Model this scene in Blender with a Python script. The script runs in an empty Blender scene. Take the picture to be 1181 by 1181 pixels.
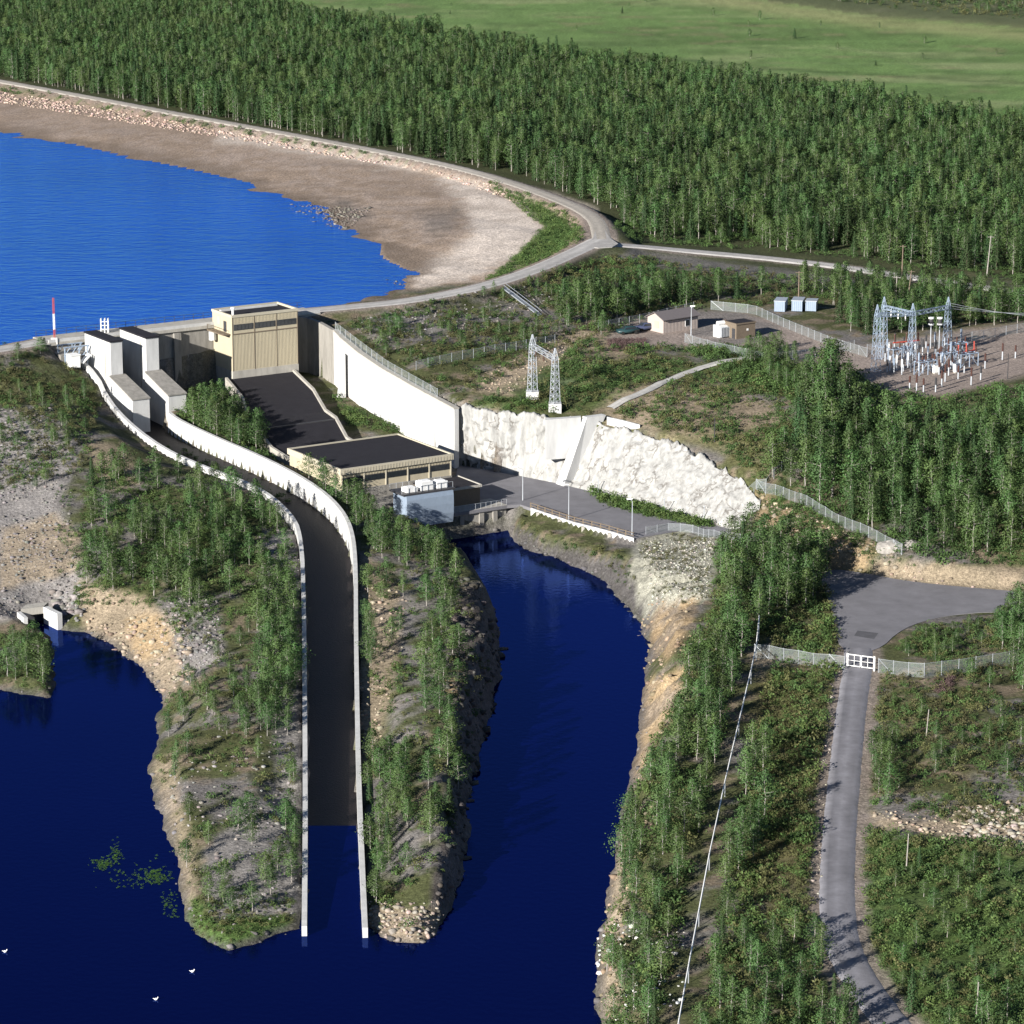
import bpy, bmesh, math, random
import numpy as np
from math import radians, sin, cos, pi
random.seed(7); RNG = np.random.default_rng(11)
S = bpy.context.scene
COL = S.collection
# ---------------------------------------------------------------- camera, sky, sun, exposure
FPX, YH, ZC, CPX = 3800.0, -360.0, 135.0, 590.5      # focal length and horizon row (photo pixels), camera height above tail water
TILT = math.atan((CPX - YH) / FPX)
cam = bpy.data.cameras.new('camera'); camo = bpy.data.objects.new('camera', cam); COL.objects.link(camo)
cam.sensor_width = 36.0; cam.lens = FPX / 1181.0 * 36.0
cam.clip_start = 5; cam.clip_end = 9000
camo.location = (0, 0, ZC); camo.rotation_euler = (pi / 2 - TILT, 0, 0)
S.camera = camo
SUN_EL, SHADOW_AZ = radians(20), radians(51)          # shadows run away to the right
w = bpy.data.worlds.new('World'); S.world = w; w.use_nodes = True
nt = w.node_tree; bg = nt.nodes['Background']
sky = nt.nodes.new('ShaderNodeTexSky'); sky.sky_type = 'NISHITA'; sky.sun_disc = False
sky.sun_elevation = SUN_EL
sd_ = (-cos(SHADOW_AZ), -sin(SHADOW_AZ))
sky.sun_rotation = math.atan2(sd_[0], sd_[1])
sky.altitude = 300; sky.air_density = 0.62; sky.dust_density = 0.1; sky.ozone_density = 2.0
nt.links.new(sky.outputs[0], bg.inputs[0]); bg.inputs[1].default_value = 0.05
sl = bpy.data.lights.new('sun', 'SUN'); sl.energy = 5.0; sl.angle = radians(0.53); sl.color = (1.0, 0.95, 0.87)
slo = bpy.data.objects.new('sun', sl); COL.objects.link(slo); slo.location = (-200, 100, 300)
from mathutils import Vector
dv = Vector((cos(SHADOW_AZ) * cos(SUN_EL), sin(SHADOW_AZ) * cos(SUN_EL), -sin(SUN_EL)))
slo.rotation_euler = dv.to_track_quat('-Z', 'Y').to_euler()
S.view_settings.view_transform = 'Standard'; S.view_settings.look = 'None'
S.view_settings.exposure = 1.1; S.view_settings.gamma = 1.0
S.render.engine = 'CYCLES'
S.cycles.max_bounces = 5; S.cycles.transparent_max_bounces = 12

# ---------------------------------------------------------------- survey helpers
cT, sT = cos(TILT), sin(TILT)
def P(px, py, z):
    """world point at height z whose direction was measured in the photograph"""
    dx = (px - CPX) / FPX; dy = -(py - CPX) / FPX
    d = (dx, cT + dy * sT, -sT + dy * cT)
    s = (z - ZC) / d[2]
    return Vector((d[0] * s, d[1] * s, z))
def proj(x, y, z):
    D = y * cT - (z - ZC) * sT
    up = y * sT + (z - ZC) * cT
    return CPX + FPX * x / D, CPX - FPX * up / D
def ppm(x, y, z): return FPX / (y * cT - (z - ZC) * sT)
def W(pts, z): return np.array([P(p[0], p[1], z)[:2] for p in pts])
# frame of the dam: a along the crest, b downstream, origin at a corner of the intake tower
OX, OY = P(267.3, 364.4, 23)[:2]
TH = radians(32.0); U = (cos(TH), sin(TH)); V = (sin(TH), -cos(TH))
def fr(a, b, z=None):
    x, y = OX + a * U[0] + b * V[0], OY + a * U[1] + b * V[1]
    return (x, y) if z is None else Vector((x, y, z))

# ---------------------------------------------------------------- noise and geometry maths
def _hash(ix, iy, s):
    h = (ix * 374761393 + iy * 668265263 + s * 1442695041) & 0xFFFFFFFF
    h = ((h ^ (h >> 13)) * 1274126177) & 0xFFFFFFFF
    return ((h ^ (h >> 16)) & 0xFFFF) / 65535.0
def vnoise(x, y, s=0):
    x = np.asarray(x, float); y = np.asarray(y, float)
    ix = np.floor(x).astype(np.int64); iy = np.floor(y).astype(np.int64)
    fx = x - ix; fy = y - iy
    fx = fx * fx * (3 - 2 * fx); fy = fy * fy * (3 - 2 * fy)
    a = _hash(ix, iy, s); b = _hash(ix + 1, iy, s); c = _hash(ix, iy + 1, s); d = _hash(ix + 1, iy + 1, s)
    return (a * (1 - fx) + b * fx) * (1 - fy) + (c * (1 - fx) + d * fx) * fy
def fbm(x, y, sc, s=0, o=4):
    t = 0; amp = 1; n = 0
    for k in range(o):
        t = t + amp * (vnoise(np.asarray(x) / sc, np.asarray(y) / sc, s + k) - .5); n += amp; amp *= .55; sc = sc / 2.1
    return t / n * 2
def inpoly(x, y, poly):
    x = np.asarray(x, float); y = np.asarray(y, float)
    r = np.zeros(x.shape, bool); n = len(poly)
    for i in range(n):
        x0, y0 = poly[i][0], poly[i][1]; x1, y1 = poly[(i + 1) % n][0], poly[(i + 1) % n][1]
        if y0 == y1: continue
        r ^= ((y0 > y) != (y1 > y)) & (x < (x1 - x0) * (y - y0) / (y1 - y0) + x0)
    return r
def segdist(x, y, poly, closed=False):
    """distance to polyline, plus index+fraction of nearest point"""
    x = np.asarray(x, float); y = np.asarray(y, float)
    best = np.full(x.shape, 1e18); par = np.zeros(x.shape); n = len(poly)
    for i in range(n if closed else n - 1):
        ax, ay = poly[i][0], poly[i][1]; bx, by = poly[(i + 1) % n][0], poly[(i + 1) % n][1]
        ex, ey = bx - ax, by - ay; L = ex * ex + ey * ey + 1e-12
        t = np.clip(((x - ax) * ex + (y - ay) * ey) / L, 0, 1)
        d = (x - ax - t * ex) ** 2 + (y - ay - t * ey) ** 2
        m = d < best; best = np.where(m, d, best); par = np.where(m, i + t, par)
    return np.sqrt(best), par
def sdist(x, y, poly):
    d, _ = segdist(x, y, poly, True)
    return np.where(inpoly(x, y, poly), -d, d)
def sstep(a, b, x):
    t = np.clip((x - a) / (b - a), 0, 1); return t * t * (3 - 2 * t)
def resample(pts, n):
    p = np.array(pts, float); d = np.r_[0, np.cumsum(np.linalg.norm(np.diff(p[:, :2], axis=0), axis=1))]
    t = np.linspace(0, d[-1], n)
    return np.stack([np.interp(t, d, p[:, k]) for k in range(p.shape[1])], 1)
def smooth(pts, n, it=2):
    p = np.array(pts, float)
    for _ in range(it):                                   # corner cutting
        q = [p[0]]
        for i in range(len(p) - 1):
            q += [p[i] * .75 + p[i + 1] * .25, p[i] * .25 + p[i + 1] * .75]
        q.append(p[-1]); p = np.array(q)
    return resample(p, n)

# ---------------------------------------------------------------- terrain: surveyed heights
CTRL = [(-250,480,13),(-250,640,6),(0,470,15),(60,470,15),(0,520,12),(0,560,9.5),(80,560,10),(0,640,5),(60,640,5.5),(90,690,4),(130,690,4.5),(0,700,2.6),(30,740,.9),(0,770,.9),(-80,740,1),(110,520,12),(75,500,13.5),
 (150,560,9.5),(200,600,7.5),(250,575,8.5),(300,600,7),(120,640,6),(200,680,5),(160,700,4.2),(300,700,5.2),(335,640,7),(345,700,5.6),(340,800,4.2),(250,800,4),(210,840,3.2),(200,900,2.5),(300,900,3.2),(345,950,2),(250,1000,2),(330,1030,1.2),(260,1060,.8),
 (420,640,7),(440,600,7),(380,560,8),(350,540,8.6),(330,525,8.8),(480,630,5.5),(460,700,5.8),(510,690,6.0),(430,800,4.8),(500,800,6.2),(515,850,6),(440,900,3.6),(510,900,5.4),(500,960,4.4),(440,1000,1.8),(500,1000,3.4),(470,1050,1.2),
 (220,490,9),(270,510,9),(560,560,4),(600,580,4),(700,600,4),(800,608,4),(740,612,4),(840,615,4.3),(610,600,3),(680,630,3),(480,600,4.5),
 (760,640,4.6),(800,650,5.6),(820,700,6.4),(790,740,5.6),(860,680,6.6),(880,720,6.6),(830,800,6.3),(780,860,5.5),(760,920,5),(735,1000,4.4),(720,1100,4.4),(800,1000,6),(800,1150,6),(900,800,6.5),(950,750,6.6),(980,760,6.6),(900,1000,6.5),(970,900,6.5),(960,1050,6.8),(1000,1130,7),(1100,800,7.5),(1100,900,8.5),(1181,900,9.2),(1050,940,7.4),(1100,1000,7.6),(1181,1050,8),(1350,900,10),(1350,1100,8.5),
 (960,665,6.8),(1181,655,8.5),(1181,690,7.2),(1050,640,9.6),(900,590,9.5),(1000,600,10),(940,625,9.3),(1010,640,9),(1181,620,11.5),(1181,560,14),(1000,540,13),(900,500,14),(850,540,12),(800,500,14),(720,470,15),(950,450,16.6),(1060,430,17),(1181,420,17),(1350,450,17),(1350,600,13),(850,385,17),(750,390,17),(920,370,17),(1181,370,16.5),(650,400,17),(550,420,17.2),(480,420,17.6),(440,400,18.3),(400,380,19.3),(620,450,15.4),(560,465,15),(520,462,14.9),(650,474,14.2),(560,475,14.4),(600,478,14.2),(700,486,14),(760,502,13.5),(820,525,12),(870,565,9.6),(890,560,10.5),
 (690,300,18.5),(800,298,17),(950,312,16),(1040,322,15.5),(1181,330,15),(720,262,16),(800,260,14.5),(1181,270,13.5),(0,80,13.5),(-300,40,13.5),(300,138,14),(600,203,15),(500,50,11),(1181,140,11),(1181,60,10),(600,0,10),(880,0,11),(1181,20,11.5),(300,-60,11),(-400,-60,12),(1500,-60,14),(1500,300,14),(1181,-120,20),(200,-140,14),
 (200,300,14),(0,250,14),(400,300,16),(-300,250,13),(100,360,14),(300,330,14),
 (0,157,17.9),(60,165,17.9),(130,180,17.9),(200,187,17.9),(245,192,17.9),(300,215,17.9),(340,245,17.9),(385,268,17.9),(425,285,17.9),(415,315,17.9),(465,330,17.9),(-300,130,17.9),
 (0,130,18.5),(200,160,18.5),(350,190,18.6),(480,240,18.7),(530,280,18.7),(500,310,18.4),(600,270,19.2),(560,225,19.2),(400,190,19.1),(200,145,19.1),(0,112,19.1),(-300,90,19)]
cp = np.array([tuple(P(*c)) for c in CTRL])
rr = np.hypot(cp[:, 0][:, None] - cp[:, 0][None], cp[:, 1][:, None] - cp[:, 1][None])
n_ = len(cp); A_ = np.zeros((n_ + 1, n_ + 1)); A_[:n_, :n_] = -rr - np.eye(n_) * .8 * -1; A_[:n_, n_] = 1; A_[n_, :n_] = 1
A_[:n_, :n_] = -rr + np.eye(n_) * 1.0
RW = np.linalg.solve(A_, np.r_[cp[:, 2], 0])
def rbf(x, y):
    out = np.full(x.shape, RW[-1])
    for i in range(n_): out -= RW[i] * np.hypot(x - cp[i, 0], y - cp[i, 1])
    return np.clip(out, .6, 24)

CREST = 20.2
dam_left = [P(-420, 448, CREST)[:2], P(-150, 424, CREST)[:2], P(0, 403, CREST)[:2], fr(-31, -10.5)]
road_r = smooth([fr(20, -11), tuple(P(400, 354, 20.2)[:2]), tuple(P(480, 346, 20.2)[:2]), tuple(P(560, 331, 20)[:2]), tuple(P(620, 311, 20)[:2]), tuple(P(660, 293, 20)[:2]), tuple(P(692, 277, 20)[:2])], 40)
dike = smooth([P(694, 277, 20)[:2], P(690, 256, 20)[:2], P(672, 243, 20)[:2], P(640, 229, 20)[:2], P(580, 208, 20)[:2], P(500, 187, 20)[:2], P(400, 168, 20)[:2], P(300, 149, 20)[:2], P(200, 131, 20)[:2], P(100, 112, 20)[:2], P(0, 94, 20)[:2], P(-200, 58, 20)[:2], P(-600, -20, 20)[:2]], 90)
road_f = smooth([tuple(P(688, 281, 20)), tuple(P(740, 284, 19)), tuple(P(800, 290, 17.6)), tuple(P(880, 297, 16.6)), tuple(P(960, 306, 16)), tuple(P(1040, 318, 15.6)), tuple(P(1181, 338, 15.4)), tuple(P(1500, 380, 15))], 60)
acc = smooth([tuple(P(990, 748, 6.6)), tuple(P(990, 770, 6.6)), tuple(P(984, 800, 6.5)), tuple(P(973, 900, 6.5)), tuple(P(965, 1000, 6.6)), tuple(P(966, 1075, 6.8)), tuple(P(982, 1115, 7)), tuple(P(1015, 1165, 7)), tuple(P(1080, 1240, 7.2)), tuple(P(1200, 1330, 7.4))], 70)
water = W([(-400,1700),(-400,800),(-60,792),(0,795),(30,801),(60,806),(64,790),(61,760),(60,735),(40,726),(30,718),(52,712),(72,727),(100,730),(135,745),(165,775),(188,805),(180,830),(180,860),(168,890),(175,910),(190,950),(200,985),(205,1015),(212,1050),(222,1080),(262,1096),(292,1089),(320,1076),(352,1068),(355,1030),(355,940),(413,940),(417,1030),(420,1070),(430,1074),(452,1086),(485,1090),(505,1080),(520,1040),(531,1010),(538,980),(541,930),(551,880),(563,830),(575,790),(578,750),(571,710),(557,680),(545,664),(525,650),(500,638),(488,628),(585,612),(592,622),(602,633),(650,646),(690,666),(715,690),(735,715),(748,745),(743,790),(738,830),(732,880),(722,930),(712,980),(703,1020),(697,1060),(688,1110),(692,1180),(690,1320),(640,1700)], 0)
forecourt = W([(520,593),(585,583),(600,582),(612,586),(660,602),(700,612),(730,621),(790,611),(830,621),(858,622),(852,610),(812,602),(760,588),(700,571),(640,557),(600,549),(528,536)], 4)
pit = [fr(-17.5, -7), fr(19.6, -7), fr(19.6, 5), fr(15.6, 31), fr(15.1, 56)] + [tuple(P(q[0], q[1], 4)[:2]) for q in [(600,549),(640,557),(700,571),(585,583)]] + [fr(-19, 84.5), fr(-19, 50)]
turning = W([(966,752),(1012,752),(1040,724),(1090,709),(1160,704),(1290,712),(1290,690),(1160,681),(1050,671),(1000,661),(955,655),(944,668),(960,700)], 6.6)
substation = W([(985,440),(1020,455),(1090,452),(1181,430),(1260,430),(1260,380),(1181,372),(1090,383),(990,395),(930,375),(850,357),(820,362),(850,405)], 17)
shedzone = W([(735,392),(760,400),(850,395),(850,360),(800,355),(740,365),(715,378)], 17)
CHL = smooth([tuple(fr(-28.3, -5, 17.5)), tuple(fr(-28.6, 4, 15.5)), tuple(P(118, 445, 13.4)), tuple(P(140, 478, 11.8)), tuple(P(188, 516, 10.8)), tuple(P(244, 540, 10)), tuple(P(300, 560, 9.2)), tuple(P(335, 588, 8.6)), tuple(P(350, 614, 8)), tuple(P(353, 700, 6.4)), tuple(P(354, 800, 4.9)), tuple(P(355, 950, 2.6)), tuple(P(354, 1068, 1.2))], 90)
CHR = smooth([tuple(fr(-18.6, -5, 14)), tuple(fr(-18.8, 8, 12)), tuple(P(190, 477, 10.6)), tuple(P(245, 503, 10)), tuple(P(300, 526, 9.6)), tuple(P(351, 552, 9.2)), tuple(P(384, 577, 8.8)), tuple(P(402, 603, 8.3)), tuple(P(408, 640, 7.6)), tuple(P(408, 720, 6.2)), tuple(P(409, 800, 5)), tuple(P(411, 900, 3.4)), tuple(P(415, 1000, 2)), tuple(P(418, 1070, 1.2))], 90)
def floor_z(y):      # chute floor level by northing
    ys = [300, P(418,1070,0)[1], P(413,953,0)[1], P(411,900,.6)[1], P(409,800,2)[1], P(408,720,3.2)[1], P(408,640,4.4)[1], P(384,577,5.6)[1], P(300,526,6.4)[1], P(190,477,7.2)[1], fr(-23, 8)[1], fr(-23, -5)[1], 700]
    zs = [-3, -2.6, 0, .6, 1.8, 2.9, 4.2, 5.6, 6.6, 7.4, 11.5, 12.5, 12.5]
    return np.interp(y, ys, zs)
chute_poly = [tuple(p[:2]) for p in CHL] + [tuple(p[:2]) for p in CHR[::-1]]
rock_bot = smooth([tuple(fr(13.2, 50, 5)), tuple(P(560, 541, 4)), tuple(P(600, 549, 4)), tuple(P(640, 557, 4)), tuple(P(700, 571, 4)), tuple(P(760, 588, 4)), tuple(P(812, 602, 4)), tuple(P(850, 611, 4.2)), tuple(P(874, 606, 5.2))], 460, 1)
rock_top = smooth([tuple(fr(14.4, 50, 14.6)), tuple(P(545, 473, 14.4)), tuple(P(600, 479, 14.2)), tuple(P(650, 481, 14.1)), tuple(P(700, 491, 13.8)), tuple(P(755, 503, 13.2)), tuple(P(800, 522, 12.3)), tuple(P(845, 548, 10.8)), tuple(P(878, 576, 8.6))], 460, 1)
cut_poly = [tuple(p[:2]) for p in rock_bot] + [tuple(p[:2]) for p in rock_top[::-1]]

RESW = [(-600., 560.)] + [tuple(p) for p in dam_left] + [tuple(p) for p in road_r] + [tuple(p) for p in dike]
junction = W([(676,284),(684,274),(688,262),(697,264),(703,274),(713,281),(706,285),(690,286)], 20.2)
def closed_smooth(p, n):
    q = np.array(p, float)
    for _ in range(n): q = np.stack([q * .75 + np.roll(q, -1, 0) * .25, q * .25 + np.roll(q, -1, 0) * .75], 1).reshape(-1, 2)
    return q
turning = closed_smooth(turning, 2)
def height(x, y):
    x = np.asarray(x, float); y = np.asarray(y, float)
    z = rbf(x, y)
    far = sstep(900, 1600, y)
    near = 1 - sstep(560, 800, y)
    z = z + fbm(x, y, 14, 3) * (.55 * (1 - far)) + fbm(x, y, 3.2, 9, 3) * .28 * near
    z = z + sstep(1500, 4000, y) * 40 + fbm(x, y, 500, 5) * 14 * sstep(1300, 2200, y)
    for line, hw, slope in ((dam_left, 3.4, 1 / 1.75), (road_r, 3.2, 1 / 1.9), (dike, 3.0, 1 / 1.9)):
        d, _ = segdist(x, y, line)
        e = CREST - .08 - np.maximum(0, d - hw) * slope
        z = np.where(d < hw, e, np.maximum(z, e + fbm(x, y, 4, 21, 2) * .3 * np.clip((d - hw), 0, 1)))
    dd, _ = segdist(x, y, dike); z = np.where((dd < 48) & inpoly(x, y, RESW), np.maximum(z, 18.12 + .6 * sstep(48, 10, dd)), z)
    for poly, zz, bl in ((junction, 20.1, 9), (shedzone, 16.9, 7), (substation, 16.9, 6), (turning, 6.5, 4)):
        s = sdist(x, y, poly); t = 1 - sstep(0.6, bl, s); z = z * (1 - t) + zz * t
    a = (x - OX) * U[0] + (y - OY) * U[1]; b = (x - OX) * V[0] + (y - OY) * V[1]
    zr = np.interp(b, [0, 30, 45, 58], [9.3, 7.6, 5.4, 3.9]); zl = np.interp(b, [0, 20, 55, 84], [9.0, 7.2, 5.6, 4.6])
    t = sstep(-9, 2, a); zp = zl * (1 - t) + zr * t + fbm(x, y, 3, 40, 3) * .25 * (b < 55)
    z = np.where(inpoly(x, y, pit), zp, z)
    z = np.where(sdist(x, y, forecourt) < .5, 3.9, z)
    for line, hw in ((road_f, 2.6), (acc, 2.3)):
        d, t = segdist(x, y, line); i = np.minimum(t.astype(int), len(line) - 2)
        rz = line[i, 2] + (t - i) * (line[i + 1, 2] - line[i, 2]) - .1
        k = 1 - sstep(hw + .3, hw + 4, d); z = z * (1 - k) + rz * k
    z = np.where(inpoly(x, y, cut_poly) & (y < 620), np.minimum(z - 2.8, 3.0), z)
    # chute: ground meets the outer faces of the two walls, open cut between them
    m = (np.abs(x + 45) < 60) & (y < 610) & (y > 250)
    sc = np.full(x.shape, 50.0); sc[m] = sdist(x[m], y[m], chute_poly)
    dl, tl = segdist(x[m], y[m], CHL); dr, tr = segdist(x[m], y[m], CHR)
    wl = np.where(dl < dr, np.interp(tl, np.arange(90), CHL[:, 2]), np.interp(tr, np.arange(90), CHR[:, 2]))
    k = 1 - sstep(1.6, 7, sc[m]); zm = z[m]; zm = zm * (1 - k) + np.minimum(zm, wl - .9) * k
    z[m] = np.where(sc[m] < .35, floor_z(y[m]) - .5, zm)
    # river banks
    m = y < 560
    sw = sdist(x[m], y[m], water) + fbm(x[m], y[m], 5, 60, 3) * .9
    xm = np.interp(y[m], [300, 345, 400, 500, 560], [-21, -21, -21, -26, -34])
    S_ = np.where(x[m] < xm, .55, np.where((y[m] < 350) & (x[m] < -3), .5, np.where(x[m] < 2 - (y[m] < 430) * 4, 1.9, 1.15))) * (1 + .5 * fbm(x[m], y[m], 7, 70, 3))
    zm = z[m]
    S_ = np.where((x[m] > -10), S_ * (1 + .45 * fbm(x[m] * 1.0, y[m], 2.6, 75, 3)), S_); zm = np.where(sw > 0, np.minimum(zm, .12 + sw * S_), np.maximum(-3, -.15 + sw * .7)); z[m] = zm
    return z

# ---- one ground mesh, fine near the camera's subject and coarser towards the horizon
def axis(core0, core1, step, lo, hi, g):
    a = list(np.arange(core0, core1, step)); s = step
    while a[-1] < hi: s *= g; a.append(a[-1] + s)
    s = step
    while a[0] > lo: s *= g; a.insert(0, a[0] - s)
    return np.array(a)
GX = axis(-112, 128, .8, -2500, 2500, 1.06)
GY = axis(308, 628, .8, 170, 5500, 1.012)
gx, gy = np.meshgrid(GX, GY)
GZ = np.empty_like(gx)
for r0 in range(0, len(GY), 60): GZ[r0:r0 + 60] = height(gx[r0:r0 + 60], gy[r0:r0 + 60])
def hz(x, y):
    x = np.asarray(x, float); y = np.asarray(y, float)
    i = np.clip(np.searchsorted(GX, x) - 1, 0, len(GX) - 2); j = np.clip(np.searchsorted(GY, y) - 1, 0, len(GY) - 2)
    fx = np.clip((x - GX[i]) / (GX[i + 1] - GX[i]), 0, 1); fy = np.clip((y - GY[j]) / (GY[j + 1] - GY[j]), 0, 1)
    return (GZ[j, i] * (1 - fx) + GZ[j, i + 1] * fx) * (1 - fy) + (GZ[j + 1, i] * (1 - fx) + GZ[j + 1, i + 1] * fx) * fy
def G(px, py, far=1300):
    """where the line of sight of a photo pixel meets the ground"""
    p0 = P(px, py, 40); d = (P(px, py, 0) - p0).normalized()
    t = np.linspace(0, (p0 - P(px, py, -4)).length, 1500)
    X = p0.x + d.x * t; Y = p0.y + d.y * t; Zr = p0.z + d.z * t
    b = np.maximum(hz(X, Y), -0.0) > Zr
    i = int(np.argmax(b)) if b.any() else len(t) - 1
    return Vector((X[i], Y[i], float(hz(X[i], Y[i]))))

# ---------------------------------------------------------------- mesh and object helpers
def tag(o, label=None, cat=None, group=None, kind=None):
    if label: o['label'] = label
    if cat: o['category'] = cat
    if group: o['group'] = group
    if kind: o['kind'] = kind
    return o
def empty(name, loc, label, cat, group=None):
    o = bpy.data.objects.new(name, None); COL.objects.link(o); o.location = loc; o.empty_display_size = .5
    return tag(o, label, cat, group)
class MB:
    def __init__(s): s.v = []; s.f = []
    def add(s, vs, fs):
        n = len(s.v); s.v += [tuple(p) for p in vs]; s.f += [tuple(i + n for i in f) for f in fs]; return s
    def prism(s, foot, z0, z1):
        """foot: list of xy; z0/z1 numbers or lists"""
        n = len(foot)
        A = sum(foot[i][0] * foot[(i + 1) % n][1] - foot[(i + 1) % n][0] * foot[i][1] for i in range(n))
        if A < 0:
            foot = foot[::-1]
            if not isinstance(z0, (int, float)): z0 = z0[::-1]
            if not isinstance(z1, (int, float)): z1 = z1[::-1]
        zz0 = [z0] * n if isinstance(z0, (int, float)) else z0
        zz1 = [z1] * n if isinstance(z1, (int, float)) else z1
        vs = [(p[0], p[1], zz0[i]) for i, p in enumerate(foot)] + [(p[0], p[1], zz1[i]) for i, p in enumerate(foot)]
        return s.add(vs, [tuple(range(n))[::-1], tuple(range(n, 2 * n))] + [(i, (i + 1) % n, n + (i + 1) % n, n + i) for i in range(n)])
    def box(s, a0, a1, b0, b1, z0, z1, F=fr):
        return s.prism([F(a0, b0), F(a1, b0), F(a1, b1), F(a0, b1)], z0, z1)
    def bar(s, p, q, r=.05, n=6, r2=None):
        p = Vector(p); q = Vector(q); d = (q - p)
        if d.length < 1e-6: return s
        d.normalize(); a = d.orthogonal().normalized(); b = d.cross(a); r2 = r if r2 is None else r2
        vs = [p + (a * cos(2 * pi * i / n) + b * sin(2 * pi * i / n)) * r for i in range(n)] + [q + (a * cos(2 * pi * i / n) + b * sin(2 * pi * i / n)) * r2 for i in range(n)]
        return s.add(vs, [(i, (i + 1) % n, n + (i + 1) % n, n + i) for i in range(n)] + [tuple(range(n))[::-1], tuple(range(n, 2 * n))])
    def ball(s, c, r, sz=1.0, n=8):
        c = Vector(c); vs = []; fs = []
        for j in range(1, n): 
            for i in range(n): vs.append(c + Vector((r * sin(pi * j / n) * cos(2 * pi * i / n), r * sin(pi * j / n) * sin(2 * pi * i / n), r * sz * cos(pi * j / n))))
        t = len(vs); vs += [c + Vector((0, 0, r * sz)), c - Vector((0, 0, r * sz))]
        for j in range(n - 2):
            for i in range(n): fs.append((j * n + i, (j + 1) * n + i, (j + 1) * n + (i + 1) % n, j * n + (i + 1) % n))
        for i in range(n): fs.append((t, i, (i + 1) % n)); fs.append((t + 1, (n - 2) * n + (i + 1) % n, (n - 2) * n + i))
        return s.add(vs, fs)
    def lattice(s, p, q, w0, w1, n=8, r=.045):
        """square lattice mast from p up to q"""
        p = Vector(p); q = Vector(q)
        d = (q - p).normalized(); a = Vector((U[0], U[1], 0)); 
        if abs(d.z) < .7: a = Vector((0, 0, 1))
        b = d.cross(a).normalized(); a = b.cross(d).normalized()
        ring = []
        for k in range(n + 1):
            t = k / n; c = p.lerp(q, t); wv = (w0 + (w1 - w0) * t) / 2
            ring.append([c + a * wv + b * wv, c - a * wv + b * wv, c - a * wv - b * wv, c + a * wv - b * wv])
        for k in range(n):
            for i in range(4):
                s.bar(ring[k][i], ring[k + 1][i], r * 1.3, 4)
                s.bar(ring[k][i], ring[k + 1][(i + 1) % 4], r, 3) if k % 2 else s.bar(ring[k][(i + 1) % 4], ring[k + 1][i], r, 3)
                if k % 2 == 0: s.bar(ring[k][i], ring[k][(i + 1) % 4], r, 3)
        return s
    def build(s, name, m, parent=None, smooth=False):
        me = bpy.data.meshes.new(name)
        off = Vector(parent_world(parent)) if parent else Vector((0, 0, 0))
        me.from_pydata([tuple(Vector(p) - off) for p in s.v], [], s.f); me.materials.append(m)
        if smooth: me.polygons.foreach_set('use_smooth', [True] * len(me.polygons))
        o = bpy.data.objects.new(name, me); COL.objects.link(o)
        if parent: o.parent = parent
        return o
def parent_world(p):
    l = Vector((0, 0, 0))
    while p: l += Vector(p.location); p = p.parent
    return l
def np_mesh(name, v, q, m, attrs=None, smooth=False, ncorner=4):
    me = bpy.data.meshes.new(name); nv, nf = len(v), len(q)
    me.vertices.add(nv); me.vertices.foreach_set('co', np.ascontiguousarray(v, np.float32).ravel())
    me.loops.add(nf * ncorner); me.loops.foreach_set('vertex_index', np.ascontiguousarray(q, np.int32).ravel())
    me.polygons.add(nf); me.polygons.foreach_set('loop_start', np.arange(0, nf * ncorner, ncorner, dtype=np.int32))
    me.polygons.foreach_set('loop_total', np.full(nf, ncorner, np.int32))
    if smooth: me.polygons.foreach_set('use_smooth', np.ones(nf, bool))
    for k, a in (attrs or {}).items():
        at = me.attributes.new(k, 'FLOAT_COLOR', 'POINT')
        at.data.foreach_set('color', np.c_[a, np.ones(nv)].astype(np.float32).ravel())
    me.update(calc_edges=True); me.materials.append(m)
    return me
def np_obj(name, v, q, m, **k):
    o = bpy.data.objects.new(name, np_mesh(name, v, q, m, **k)); COL.objects.link(o); return o

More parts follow.
